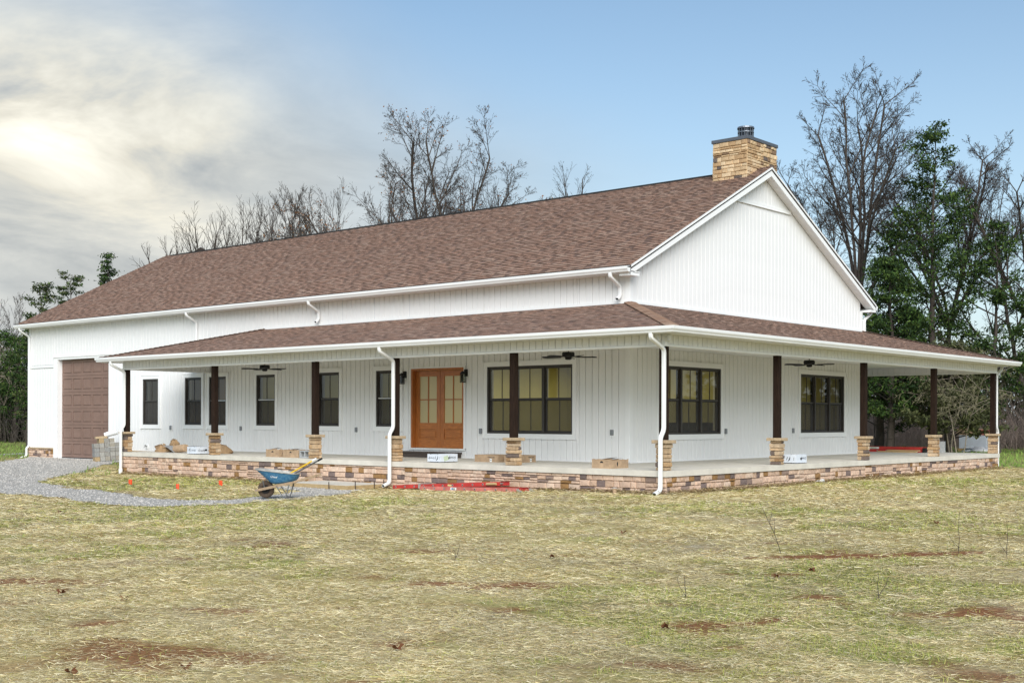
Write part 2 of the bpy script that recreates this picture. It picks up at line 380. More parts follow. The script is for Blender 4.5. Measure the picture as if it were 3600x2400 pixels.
def fields(x, y):
    """soil, green, in 0..1 at a ground point"""
    a = fbm(x, y, 3.2, 4); b = fbm(x + 40, y + 9, 1.3, 4); c = fbm(x - 17, y + 55, .55, 3)
    dcam = np.hypot(x - CAM.x, y - CAM.y)
    d_ = fbm(x + 71, y - 33, .42, 3); soil = S01((b * .35 + c * .25 + d_ * .40 - .59) / .06) * (.9 - .5 * S01((dcam - 10) / 12))
    sd = np.min([np.hypot(x - (9.8 + .18 * k), (y + 11.4 - .19 * k) / 1.0) for k in range(11)], axis=0)
    soil = np.maximum(soil, S01((.26 - sd + (c - .5) * .5) / .15) * .95)
    # bare red earth close to the skirt and in the lower left foreground
    dx = np.abs(x - 10.2); dy = np.abs(y + 19.0)
    for ax_, ay_, ar in ((9.7, -18.9, 1.1), (10.6, -17.6, .5), (12.4, -17.2, .5), (14.4, -15.6, 1.0), (9.2, -16.9, .4)): soil = np.maximum(soil, S01(1.35 - np.hypot(x - ax_, y - ay_) / ar) * S01((d_ * .6 + c * .4 - .47) / .08) * .85)
    green = S01((a * .6 + c * .4 - .47) / .16)
    green = np.maximum(green * .8, S01((x - 20 - (y + 14)) / 60))
    gl = S01(1.25 - np.hypot(x - 14.0, (y + 15.0)) / 2.6)          # greener growth right foreground
    green = np.maximum(green, gl * S01((c - .40) / .2))
    green = np.where(y > 13, np.maximum(green, .75 * S01((y - 14) / 3)), green)
    far = S01((dcam - 44) / 10); green = np.maximum(green, far)
    isl = (x < -8) & (y > -9)
    green = np.where(isl, np.maximum(green, S01((b - .42) / .12) * .8), green)
    return soil, green, b, c
def ground_tint(x, y):
    soil, green, b, c = fields(x, y)
    straw = np.stack([.49 + .24 * (c - .5), .40 + .20 * (c - .5), .195 + .10 * (b - .5)], -1) * (.80 + .4 * fbm(x - 31, y + 12, 2.2, 3))[..., None]
    g = np.stack([.150 + .09 * (c - .5), .205 + .09 * (c - .5), .040 + 0 * c], -1)
    s = np.stack([.25 + 0 * c, .098 + 0 * c, .045 + 0 * c], -1)
    t = straw * (1 - green[..., None] * .72) + g * green[..., None] * .72
    return t * (1 - soil[..., None]) + s * soil[..., None]
def axis(lo, hi, step, far):
    a = list(np.arange(lo, hi + 1e-6, step)); s = step; x = hi
    right = []
    while x < far: s *= 1.35; x += s; right.append(x)
    s = step; x = lo; left = []
    while x > -far: s *= 1.35; x -= s; left.append(x)
    return np.array(left[::-1] + a + right)
gx = axis(-30, 24, .2, 1800); gy = axis(-26, 20, .2, 1800)
X, Y = np.meshgrid(gx, gy); Z = gz(X, Y)
nx, ny = len(gx), len(gy); idx = np.arange(nx * ny).reshape(ny, nx)
F = np.stack([idx[:-1, :-1], idx[:-1, 1:], idx[1:, 1:], idx[1:, :-1]], -1).reshape(-1, 4)
T = ground_tint(X, Y).reshape(-1, 3)
me = np_mesh('ground', np.stack([X, Y, Z], -1).reshape(-1, 3), F, mats=[M_ground], smooth=True)
at = me.attributes.new('tint', 'FLOAT_COLOR', 'POINT'); at.data.foreach_set('color', np.concatenate([T, np.ones((len(T), 1))], 1).astype(np.float32).ravel())
tag(link(bpy.data.objects.new('ground', me)), kind='structure')

# gravel drive and path, laid just above the earth
gs = .14
qx = np.arange(-46, -2.4, gs); qy = np.arange(-18, .0, gs); QX, QY = np.meshgrid(qx, qy)
jx = QX + (fbm(QX, QY, .5, 2) - .5) * .5; jy = QY + (fbm(QX + 9, QY + 3, .5, 2) - .5) * .5
near_house = QY > -1.2
ins = np.where(near_house, in_poly(QX + gs / 2, QY + gs / 2, GRAVEL), in_poly(jx + gs / 2, jy + gs / 2, GRAVEL))
ids = np.arange(QX.size).reshape(QX.shape); ii = np.argwhere(ins[:-1, :-1])
GF = np.stack([ids[ii[:, 0], ii[:, 1]], ids[ii[:, 0], ii[:, 1] + 1], ids[ii[:, 0] + 1, ii[:, 1] + 1], ids[ii[:, 0] + 1, ii[:, 1]]], -1)
GV = np.stack([QX, QY, gz(QX, QY) + .014], -1).reshape(-1, 3)
used, inv = np.unique(GF, return_inverse=True)
me = np_mesh('gravel_path', GV[used], inv.reshape(GF.shape), mats=[M_gravbase], smooth=True)
gp = tag(link(bpy.data.objects.new('gravel_path', me)), kind='structure')
def in_gravel(x, y):
    near = y > -1.2
    jx = x + (fbm(x, y, .5, 2) - .5) * .5; jy = y + (fbm(x + 9, y + 3, .5, 2) - .5) * .5
    return np.where(near, in_poly(x, y, GRAVEL), in_poly(jx, jy, GRAVEL))
rs = np.random.RandomState(11)
# loose stones on the gravel
n = 45000; gxx = rs.uniform(-30, -2.5, n); gyy = rs.uniform(-13, -.05, n); k = in_gravel(gxx, gyy); gxx, gyy = gxx[k], gyy[k]
n = len(gxx); r = rs.uniform(.012, .032, n); a = rs.uniform(0, 6.28, n); c0 = np.stack([gxx, gyy, gz(gxx, gyy) + .014], -1)
offs = []
for q in range(4):
    aa = a + q * 1.5708 + rs.uniform(-.4, .4, n); offs.append(c0 + np.stack([np.cos(aa) * r, np.sin(aa) * r, -.2 * r], -1))
top = c0 + np.stack([rs.uniform(-.3, .3, n) * r, rs.uniform(-.3, .3, n) * r, r * .8], -1)
V = np.stack(offs + [top], 1).reshape(-1, 3); b = np.arange(n)[:, None] * 5
F = np.concatenate([b + np.array([[i, (i + 1) % 4, 4]]) for i in range(4)], 0)
g = rs.uniform(.24, .62, n); tt = np.stack([g * 1.12, g * 1.04, g * .93], -1); tt = np.tile(tt, (4, 1))
me = np_mesh('gravel', V, F, tint=tt, mats=[M_grav]); tag(link(bpy.data.objects.new('gravel', me)), label='loose grey crushed stone covering the drive and path', cat='gravel', kind='stuff')
# pale lane crossing the grass beyond the garage end
lane = MB(); pts = [(-44, 22), (-36, 8.5), (-31.9, 1.5), (-27.5, -6), (-24, -14)]
for i in range(len(pts) - 1):
    for q in range(10):
        def P(t, s):
            x = pts[i][0] * (1 - t) + pts[i + 1][0] * t; y = pts[i][1] * (1 - t) + pts[i + 1][1] * t; return (x + s, y + s * .5, float(gz(x + s, y + s * .5)) + .012)
        lane.poly([P(q / 10, -.5), P(q / 10, .5), P((q + 1) / 10, .5), P((q + 1) / 10, -.5)])
lane.obj('gravel_lane', M_gravbase, kind='structure')

# ================================================================ HOUSE
Lh, W, HT, HE, HR, OE, OG = 27.82, 12.12, 3.72, 4.54, 7.77, .39, .30
D, PC, GO, HG, HB = 3.10, 2.946, 3.466, 2.83, 2.46
PX = -16.53
house = empty('house', (-12, 6, -.5), label='long white farmhouse with brown shingle roof, stone chimney and wraparound porch', cat='house')
def ffront(u, d, z): return (u, -d, z)          # front wall: u runs along X, d is outwards
def fgable(u, d, z): return (d, u, z)           # gable wall: u runs along Y

# openings (u0,u1,z0,z1) of the frames; trims are .11 wider
small = [(-20.13, -19.21, .80, 2.33), (-17.68, -16.77, .80, 2.33), (-16.36, -15.46, .80, 2.33), (-13.93, -13.02, .80, 2.34), (-11.03, -10.11, .80, 2.34), (-8.57, -7.65, .80, 2.34)]
big = (-4.42, -1.65, .65, 2.34)
door = (-7.20, -5.24, .21, 2.36)
gar = (-25.72, -22.25, -.45, 3.15)
gwin = [(1.25, 3.96, .65, 2.31), (8.21, 10.92, .65, 2.31)]
CW = .115
def grow_r(r, g): return (r[0] - g, r[1] + g, r[2] - g, r[3] + g)
front_holes = [grow_r(r, CW) for r in small + [big]] + [(door[0] - .07, door[1] + .07, door[2] - .03, door[3] + .04), (gar[0] - .30, gar[1] + .12, -.6, gar[3] + .09)]
gable_holes = [grow_r(r, CW) for r in gwin]
# --- wall cores with real openings
core = MB()
for r in rect_minus((-Lh, -.02, -.8, HE - .05), small + [big, door, gar]): core.box(r[0], r[1], .004, .22, r[2], r[3])
for r in rect_minus((.0, W, -.8, HT + .5), gwin): core.box(-.22, -.004, r[0] + .03, r[1], r[2], r[3])
core.box(-Lh, -.23, W - .2, W, -.8, HE)
core.box(-Lh + .01, -Lh + .2, .22, W - .2, -.8, HE)
for xx in (-.22, -Lh + .01):
    P = [(xx + .214 * i, y, z_) for i in (0, 1) for y, z_ in ((.03, HE - .1), (W - .01, HE - .1), (W / 2, HR - .22))]
    core.faces(P, [(0, 1, 2), (3, 5, 4), (0, 2, 5, 3), (1, 4, 5, 2), (0, 3, 4, 1)])
core.obj('wall', M_groove, house)

# --- vertical siding boards, cut round the openings
BP, BT, GAP = .195, .020, .015
def board(fr, u0, u1, z0, z1a, z1b=None, d0=-.028, d1=BT):
    z1b = z1a if z1b is None else z1b; m = MB(); a, b = u0 + GAP / 2, u1 - GAP / 2; ch = .006
    P = [fr(a, d0, z0), fr(b, d0, z0), fr(b, d0, z1b), fr(a, d0, z1a), fr(a, d1 - ch, z0), fr(a + ch, d1, z0), fr(b - ch, d1, z0), fr(b, d1 - ch, z0),
         fr(b, d1 - ch, z1b), fr(b - ch, d1, z1b), fr(a + ch, d1, z1a), fr(a, d1 - ch, z1a)]
    m.faces(P, [(5, 6, 9, 10), (4, 5, 10, 11), (6, 7, 8, 9), (0, 4, 11, 3), (7, 1, 2, 8), (0, 1, 7, 6, 5, 4), (3, 11, 10, 9, 8, 2)])
    c = fr((a + b) / 2, d1, (z0 + z1a) / 2); return (m, c, (b - a) * (z1a - z0))
pieces = []
# front: full height from foundation (or porch floor) to under the soffit
n = round((Lh - .2) / BP); st = (Lh - .2) / n
BELT = (-Lh + .1, gar[0] - .30, 2.86, 2.99)
for i in range(n):
    a = -Lh + .1 + i * st; b = a + st; mid = (a + b) / 2
    base = -.10 if mid < PX else .03
    for r in rect_minus((a, b, base, HE - .10), front_holes + [(BELT[0], BELT[1], BELT[2], BELT[3])]):
        if r[1] - r[0] < .03: continue
        hidden = (r[2] < 3.0 and r[3] > 3.0 and mid > PX)
        if hidden and mid > -16.2:      # split where the porch roof meets the wall
            pieces.append(board(ffront, r[0], r[1], r[2], 2.74)); pieces.append(board(ffront, r[0], r[1], min(HT, 2.9 + max(0, (mid + 16.9)) * .26), r[3]))
        else: pieces.append(board(ffront, r[0], r[1], r[2], r[3]))
def gable_z(y): return HE + (min(y, W - y) + OE) * (HR - HE) / (W / 2 + OE) - .195
n = round((W - .2) / BP); st = (W - .2) / n
GB = (gable_z(0) + 1.9)
for i in range(n):
    a = .1 + i * st; b = a + st; mid = (a + b) / 2
    for r in rect_minus((a, b, .03, 2.74), gable_holes):
        if r[1] - r[0] > .03: pieces.append(board(fgable, r[0], r[1], r[2], r[3]))
    za, zb = gable_z(a), gable_z(b)
    bz = 6.70
    if min(za, zb) > bz + .12:
        pieces.append(board(fgable, a, b, HT + .02, bz)); pieces.append(board(fgable, a, b, bz + .11, za, zb))
    else: pieces.append(board(fgable, a, b, HT + .02, za, zb))
add_pieces('siding_board', pieces, [M_siding], house)
# plain cladding on the two unseen sides
mm = MB(); mm.box(-Lh - .02, -Lh - .001, .1, W - .1, -.1, HE - .1); mm.box(-Lh + .1, -.1, W + .001, W + .022, 0, HE - .1); mm.obj('rear_cladding', M_siding, house)

# --- corner posts, belts, base flashings
for i, (x0, x1, y0, y1, z0, z1) in enumerate([(-.10, .034, -.034, .10, .01, 2.74), (-.10, .034, -.034, .10, HT, HE - .10), (-.02, .034, W - .1, W + .034, .01, 2.74), (-.02, .034, W - .1, W + .034, HT, HE - .2), (-Lh - .034, -Lh + .1, -.034, .06, -.10, HE - .1)]):
    mb = MB(); mb.box(x0, x1, y0, y1, z0, z1); mb.obj('corner_trim', M_trim, house, bevel=.004)
mb = MB(); mb.box(BELT[0], BELT[1], -.045, .03, BELT[2] + .02, BELT[3] - .02); mb.obj('belt_trim', M_trim, house)
mb = MB(); hw = W / 2 - ((6.80 + .20 - HE) / (HR - HE) * (W / 2 + OE) - OE)
mb.box(-.03, .05, W / 2 - hw, W / 2 + hw, 6.705, 6.805); mb.box(.05, .065, W / 2 - hw, W / 2 + hw, 6.70, 6.72); mb.obj('gable_belt_trim', M_trim, house)
mb = MB(); mb.box(PX, 0, -.036, .02, .0, .03); mb.box(-.02, .036, 0, W, 0, .03); mb.obj('base_flashing', M_trim, house)
# --- casings
def casing(fr, r, w=CW, dep=.045, name='window_trim', parent=None, sill=True):
    m = MB(); u0, u1, z0, z1 = r
    def b(a0, a1, c0, c1, d0=-.02, d1=dep): m.box(a0, a1, d0, d1, c0, c1, fr)
    b(u0 - w, u0, z0 - w, z1 + w); b(u1, u1 + w, z0 - w, z1 + w); b(u0, u1, z1, z1 + w); b(u0, u1, z0 - w, z0)
    e = .012     # outer raised lip
    b(u0 - w - e, u0 - w, z0 - w - e, z1 + w + e, 0, dep + .014); b(u1 + w, u1 + w + e, z0 - w - e, z1 + w + e, 0, dep + .014)
    b(u0 - w, u1 + w, z1 + w, z1 + w + e, 0, dep + .014); b(u0 - w, u1 + w, z0 - w - e, z0 - w, 0, dep + .014)
    return m.obj(name, M_trim, parent)
def window(fr, r, units=1, rail_white=False, label=None):
    u0, u1, z0, z1 = r; zm = z0 + (z1 - z0) * .505
    w = MB(); fw = .045; dep = .03
    def fb(m, a0, a1, c0, c1, d0, d1): m.box(a0, a1, d0, d1, c0, c1, fr)
    fb(w, u0, u0 + fw, z0, z1, -.12, dep); fb(w, u1 - fw, u1, z0, z1, -.12, dep); fb(w, u0 + fw, u1 - fw, z1 - fw, z1, -.12, dep); fb(w, u0 + fw, u1 - fw, z0, z0 + fw, -.12, dep)
    ua = (u1 - u0 - 2 * fw); mul = .075
    uw = (ua - mul * (units - 1)) / units
    for k in range(1, units):
        a = u0 + fw + k * uw + (k - 1) * mul; fb(w, a, a + mul, z0 + fw, z1 - fw, -.118, dep - .003)
    wo_ = w.obj('window', M_bronze, house)
    if label: wo_['label'] = label
    casing(fr, r, parent=wo_)
    for k in range(units):
        a = u0 + fw + k * (uw + mul); b = a + uw; sf = .035
        for lower in (0, 1):
            m = MB(); c0, c1 = (z0 + fw, zm) if lower else (zm, z1 - fw); dd = -.075 if lower else -.035; dd2 = dd + .03
            fb(m, a, a + sf, c0, c1, dd, dd2); fb(m, b - sf, b, c0, c1, dd, dd2); fb(m, a + sf, b - sf, c1 - sf, c1, dd, dd2); fb(m, a + sf, b - sf, c0, c0 + sf, dd, dd2)
            m.obj('lower_sash' if lower else 'upper_sash', M_bronze, wo_)
            m = MB(); fb(m, (a + b) / 2 - .009, (a + b) / 2 + .009, c0 + sf, c1 - sf, dd + .006, dd + .024); m.obj('muntin', M_bronze, wo_)
            for (p, q) in ((a + sf, (a + b) / 2 - .009), ((a + b) / 2 + .009, b - sf)):
                m = MB(); m.poly([fr(p, dd + .014, c0 + sf), fr(q, dd + .014, c0 + sf), fr(q, dd + .014, c1 - sf), fr(p, dd + .014, c1 - sf)]); m.obj('pane', M_glass, wo_)
        m = MB(); s0 = dd = -.028
        m.poly([fr(a + .012, s0, z0 + fw + .012), fr(b - .012, s0, z0 + fw + .012), fr(b - .012, s0, zm - .012), fr(a + .012, s0, zm - .012)]); m.obj('insect_screen', M_screen, wo_)
        m = MB(); fb(m, a, b, zm - .012, zm + .018, -.036, -.004); m.obj('meeting_rail', M_screen_rail if rail_white else M_bronze, wo_)
for i, r in enumerate(small): window(ffront, r, 1, i in (2, 3, 5))
window(ffront, big, 3)
for r in gwin: window(fgable, r, 3)

# --- front double door
fd = MB(); u0, u1, z0, z1 = door
fd.box(u0, u0 + .055, -.025, .20, z0 + .03, z1); fd.box(u1 - .055, u1, -.025, .20, z0 + .03, z1); fd.box(u0 + .055, u1 - .055, -.025, .20, z1 - .055, z1)
dfr = fd.obj('front_door', M_door, house, bevel=.004)
m = MB(); m.box(u0 - .05, u0, -.04, .02, z0, z1 + .04); m.box(u1, u1 + .05, -.04, .02, z0, z1 + .04); m.box(u0, u1, -.04, .02, z1, z1 + .04); m.obj('door_trim', M_trim, dfr)
m = MB(); m.box(u0 - .05, u1 + .05, -.06, .2, z0 - .02, z0 + .028); m.obj('threshold', M_trim, dfr)
mid = (u0 + u1) / 2; dy0, dy1 = .11, .155
for a, b in ((u0 + .06, mid - .004), (mid + .004, u1 - .06)):
    st_, zb, zt = .135, z0 + .035, z1 - .06
    glz0, glz1 = z0 + .70, z1 - .06 - .15; pz0, pz1 = z0 + .27, z0 + .53
    m = MB()
    m.cur = 0; m.box(a, a + st_, dy0, dy1, zb, zt); m.box(b - st_, b, dy0, dy1, zb, zt)
    m.cur = 1
    for c0, c1 in ((zb, pz0), (pz1, glz0), (glz1, zt)): m.box(a + st_, b - st_, dy0, dy1, c0, c1)
    leaf = m.obj('door_leaf', [M_door, M_doorh], dfr, bevel=.003)
    m = MB(); m.box(a + st_ + .002, b - st_ - .002, dy0 + .02, dy1 - .01, pz0 + .001, pz1 - .001); m.box(a + st_ + .05, b - st_ - .05, dy0 + .004, dy0 + .019, pz0 + .045, pz1 - .045); m.obj('raised_panel', M_doorh, leaf, bevel=.006)
    m = MB(); cx_ = (a + b) / 2; cz = (glz0 + glz1) / 2; m.box(cx_ - .014, cx_ + .014, dy0 + .004, dy1 - .004, glz0, glz1)
    m.box(a + st_, cx_ - .014, dy0 + .004, dy1 - .004, cz - .014, cz + .014); m.box(cx_ + .014, b - st_, dy0 + .004, dy1 - .004, cz - .014, cz + .014); m.obj('glazing_bar', M_door, leaf)
    for p, q in ((a + st_, cx_ - .014), (cx_ + .014, b - st_)):
        for c0, c1 in ((glz0, cz - .014), (cz + .014, glz1)):
            m = MB(); m.poly([(p, dy0 + .024, c0), (q, dy0 + .024, c0), (q, dy0 + .024, c1), (p, dy0 + .024, c1)]); m.obj('pane', M_rain, leaf)

# --- garage door
g0, g1, gz0, gz1 = gar
m = MB(); m.box(g0, g0 + .004, .16, .21, gz0, gz1); m.box(g1 - .004, g1, .16, .21, gz0, gz1); m.box(g0, g1, .19, .21, gz0 - .1, gz1)
gd = m.obj('garage_door', M_garage, house)
ns = 6; sh = (gz1 - gz0 - .04) / ns
for i in range(ns):
    a0 = gz0 + .03 + i * sh; m = MB()
    cols = 5; cw_ = (g1 - g0 - .10) / cols; holes = []
    for c in range(cols):
        p = g0 + .05 + c * cw_; holes.append((p + .05, p + cw_ - .05, a0 + .10, a0 + sh - .10))
    for r in rect_minus((g0 + .006, g1 - .006, a0 + .004, a0 + sh - .004), holes): m.box(r[0], r[1], .13, .165, r[2], r[3])
    for h in holes:
        m.box(h[0], h[1], .152, .165, h[2], h[3]); m.box(h[0] + .03, h[1] - .03, .131, .1519, h[2] + .03, h[3] - .03)
    m.obj('door_section', M_garage, gd)
m = MB(); m.box(g0, g1, .125, .17, gz0 - .03, gz0 + .03); m.obj('bottom_seal', M_black, gd)
m = MB(); m.box(g0 - .30, g0, -.05, .02, gz0 - .1, gz1 + .08); m.box(g0 - .002, g0 + .002, -.05, .16, gz0 - .1, gz1); m.box(g1, g1 + .11, -.05, .02, gz0 - .1, gz1 + .08); m.box(g0, g1, -.05, .02, gz1, gz1 + .08)
m.box(g0, g1, .02, .16, gz1 - .002, gz1 + .004); m.box(g0 - .33, g1 + .14, -.075, .02, gz1 + .08, gz1 + .105); m.obj('garage_trim', M_trim, gd)

# --- wall fittings
def outlet(fr, u, z0=.60):
    m = MB(); m.box(u - .075, u + .075, .02, .035, z0 - .01, z0 + .20, fr); o = m.obj('outlet', M_trim, house, bevel=.012)
    m = MB(); m.box(u - .04, u + .04, .035, .085, z0 + .03, z0 + .165, fr); m.obj('outlet_cover', M_plastic_grey, o, bevel=.01)
for u in (-18.46, -14.67, -9.36, -4.62, -.46): outlet(ffront, u, .61)
for u in (4.17, 7.74): outlet(fgable, u, .62)
m = MB(); m.box(-19.93, -19.80, -.045, -.02, -.01, .13); sp = m.obj('hose_tap', M_trim, house)
m = MB(); m.tube([(-19.865, -.03, .07), (-19.865, -.13, .07), (-19.865, -.15, .03)], .014); m.tube([(-19.90, -.10, .105), (-19.83, -.10, .105)], .012); m.obj('tap_spout', M_steel, sp)
for u in (-7.43, -5.165):
    m = MB(); m.box(u - .06, u + .06, -.045, -.02, 2.12, 2.30); wl = m.obj('wall_lantern', M_black, house, bevel=.004)
    m = MB(); m.box(u - .012, u + .012, -.16, -.045, 2.22, 2.245); m.box(u - .055, u + .055, -.20, -.09, 2.17, 2.20); m.lathe([(.055, 0), (.075, -.005), (.03, .05), (0, .055)], (u, -.145, 2.20), 10); m.obj('lantern_arm', M_black, wl)
    m = MB()
    for sx in (-1, 1):
        for sy in (-1, 1): m.box(u + sx * .048 - .006, u + sx * .048 + .006, -.145 + sy * .048 - .006, -.145 + sy * .048 + .006, 1.975, 2.17)
    m.box(u - .055, u + .055, -.20, -.09, 1.955, 1.975); m.obj('lantern_cage', M_black, wl)
    m = MB(); m.box(u - .038, u + .038, -.183, -.107, 1.98, 2.165); m.obj('lantern_glass', M_glass, wl)
m = MB()
for sx, yy in ((-.11, 0), (.11, 0)): m.lathe([(.0, 0), (.03, .01), (.055, .11), (.05, .13)], (3.06 + sx * .7, -3.12 + sx * .7, 2.55), 10)
m.lathe([(.06, 0), (.06, .03), (0, .03)], (3.06, -3.12, 2.665), 12); m.obj('floodlight', M_pvc, house)

# --- interior rooms, so that the windows show depth
m = MB()
def wallbox(*a): m.box(*a)
m.box(-Lh + .2, -.22, .22, W - .2, -.05, .0); floor_in = m.obj('interior_floor', M_floor_in, house)
m = MB(); m.box(-Lh + .2, -.22, .22, W - .2, 2.75, 2.80); m.box(-7.55, -.23, 7.2, 7.3, 0, 2.75); m.box(-7.65, -7.55, .22, 11.9, 0, 2.75); m.box(-9.4, -9.3, .22, 4.5, 0, 2.75)
m.box(-3.0, -.6, 5.6, 5.7, 0, 2.75); m.box(-12.3, -12.2, .22, 4.5, 0, 2.75); m.box(-14.9, -14.8, .22, 4.5, 0, 2.75); m.box(-21, -20.9, .22, 11.9, 0, 2.75); m.box(-20.9, -7.65, 4.5, 4.6, 0, 2.75); m.box(-Lh + .2, -.21, 11.88, 11.92, 0, 2.75)
m.obj('interior_wall', M_drywall, house)
m = MB(); m.box(-20.9, -14.9, 2.4, 2.45, 0, 2.75); m.box(-14.8, -12.3, 3.1, 3.15, 0, 2.75); m.obj('interior_board_wall', M_osb, house)
m = MB(); m.box(-4.9, -4.6, 7.1, 7.2, 0, 2.1); m.box(-1.4, -.9, 3.0, 5.4, 0, .9); m.box(-1.5, -.8, 2.9, 5.5, .9, .94); m.box(-2.9, -2.3, 7.9, 9.4, 0, 2.1); m.obj('interior_cabinet', M_stepwood, house)
def lamp(x, y, z_, p, sz=.5):
    l = bpy.data.lights.new('room_light', 'AREA'); l.shape = 'DISK'; l.size = sz; l.energy = p; l.color = (1, .88, .58)
    o = bpy.data.objects.new('room_light', l); link(o, house, (x, y, z_)); return o
for a in ((-5.3, 2.6, 2.68, 60), (-2.2, 2.8, 2.68, 60), (-5.0, 5.8, 2.68, 50), (-3.2, 9.6, 2.68, 36), (-8.5, 2.5, 2.68, 10), (-10.8, 2.3, 2.68, 9), (-13.5, 1.8, 2.68, 7), (-17.5, 1.4, 2.68, 9)): lamp(*a)
# ================================================================ ROOFS
SHING = [(.350, .205, .148), (.330, .190, .136), (.370, .228, .170), (.300, .172, .122), (.400, .262, .200), (.345, .215, .162), (.310, .186, .138)]
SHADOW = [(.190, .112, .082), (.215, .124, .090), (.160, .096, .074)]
def shingles(O, u, s, n, Ls, bounds, expo=.142, tk=1.):
    """tabs over the plane through O (a point of the eave); u along the eave, s up the slope, n the normal"""
    O, u, s, n = map(Vector, (O, u, s, n)); out = []; k = 0; t = 0.
    while t < Ls - .02:
        a, b = bounds(t + expo * .5)
        if b - a < .05: t += expo; continue
        x = a - rnd.random() * .3; low = False
        while x < b:
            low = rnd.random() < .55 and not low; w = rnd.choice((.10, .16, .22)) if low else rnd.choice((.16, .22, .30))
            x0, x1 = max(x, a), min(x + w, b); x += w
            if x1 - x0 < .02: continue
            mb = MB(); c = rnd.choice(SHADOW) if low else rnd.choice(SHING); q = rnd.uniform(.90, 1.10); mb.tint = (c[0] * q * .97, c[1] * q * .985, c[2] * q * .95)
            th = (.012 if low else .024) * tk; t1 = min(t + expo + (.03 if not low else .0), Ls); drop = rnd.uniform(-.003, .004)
            g = .002
            def P(uu, tt, h): return O + u * uu + s * tt + n * h
            pts = [P(x0 + g, t + drop, 0), P(x1 - g, t + drop, 0), P(x0 + g, t + drop, th), P(x1 - g, t + drop, th), P(x1 - g, t1, .003), P(x0 + g, t1, .003)]
            mb.faces(pts, [(2, 3, 4, 5), (0, 2, 5), (1, 4, 3)]); mb.tint = tuple(v * .30 for v in c); mb.faces(pts, [(0, 1, 3, 2)])  # bare butt edge, tinted dark to draw the shadow line under each course
            c_ = P((x0 + x1) / 2, t + expo / 2, .01); out.append((mb, tuple(c_), (x1 - x0) * expo * abs(n.dot((CAM - c_).normalized()))))
        t += expo
    return out
def deck(pts, th, parent, name='roof_deck', m=None):
    mb = MB(); n = len(pts); lo = [(p[0], p[1], p[2] - th) for p in pts]
    mb.faces(list(pts) + lo, [tuple(range(n)), tuple(range(n, 2 * n))[::-1]] + [(i, (i + 1) % n, n + (i + 1) % n, n + i) for i in range(n)])
    return mb.obj(name, m or M_shbase, parent)
# main roof
al = math.atan2(HR - HE, W / 2 + OE); ca, sa = math.cos(al), math.sin(al); Lm = (W / 2 + OE) / ca
X0, X1 = -Lh - OG, OG
roof_main = deck([(X0, -OE, HE - .005), (X1, -OE, HE - .005), (X1, W / 2, HR - .005), (X0, W / 2, HR - .005)], .10, house, 'main_roof')
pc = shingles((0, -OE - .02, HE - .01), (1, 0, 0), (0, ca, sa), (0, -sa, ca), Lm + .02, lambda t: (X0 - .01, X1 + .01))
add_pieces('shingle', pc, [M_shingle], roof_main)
deck([(X0, W + OE, HE - .005), (X0, W / 2 + .001, HR - .005), (X1, W / 2 + .001, HR - .005), (X1, W + OE, HE - .005)], .10, house, 'rear_roof')
# ridge caps
mb = MB(); x = X0 + .05
while x < X1:
    x1 = min(x + .16, X1 + .01); c = rnd.choice(SHING); mb.tint = tuple(v * .55 for v in c); h = .03
    for sg in (-1, 1):
        mb.faces([(x, W / 2, HR + .012), (x1, W / 2, HR + .028), (x1, W / 2 + sg * .14 * ca, HR + .028 - .14 * sa), (x, W / 2 + sg * .14 * ca, HR + .012 - .14 * sa)], [(0, 1, 2, 3)])
        mb.faces([(x1, W / 2, HR + .028), (x1, W / 2, HR + .01), (x1, W / 2 + sg * .14 * ca, HR + .01 - .14 * sa), (x1, W / 2 + sg * .14 * ca, HR + .028 - .14 * sa)], [(0, 1, 2, 3)])
    x = x1
rv = MB(); rv.box(X0 + .6, X1 - 1.75, W / 2 - .13, W / 2 + .13, HR - .075, HR - .002); rv.obj('ridge_vent', M_dark, roof_main)
mb.obj('ridge_cap', M_shingle, roof_main, kind='stuff')
# eave trim of the main roof: fascia, soffit, gutter
GP = [(0, 0), (.082, 0), (.096, .012), (.104, .04), (.126, .068), (.13, .10), (.13, .128), (.118, .128), (.114, .10), (0, .10)]
m = MB(); m.box(X0, X1, -OE - .0, -OE + .02, HE - .17, HE - .012); m.obj('fascia', M_trim, house)
m = MB(); m.box(X0, X1, -OE + .021, -.001, HE - .155, HE - .135)
m.obj('soffit', M_trim, house)
m = MB(); m.prism(GP, (X0 - .02, -OE - .002, HE - .165), (X1 - .0, -OE - .002, HE - .165), (0, -1, 0), (0, 0, 1)); m.obj('gutter', M_gutter, house)
m = MB(); m.box(X0, X1, -OE - .045, -OE - .003, HE - .032, HE - .022); m.obj('drip_edge', M_trim, house)
m = MB(); m.prism(GP, (X0, W + OE + .002, HE - .165), (X1, W + OE + .002, HE - .165), (0, 1, 0), (0, 0, 1)); m.box(X0, X1, W + OE - .02, W + OE, HE - .17, HE - .012); m.obj('gutter', M_gutter, house)
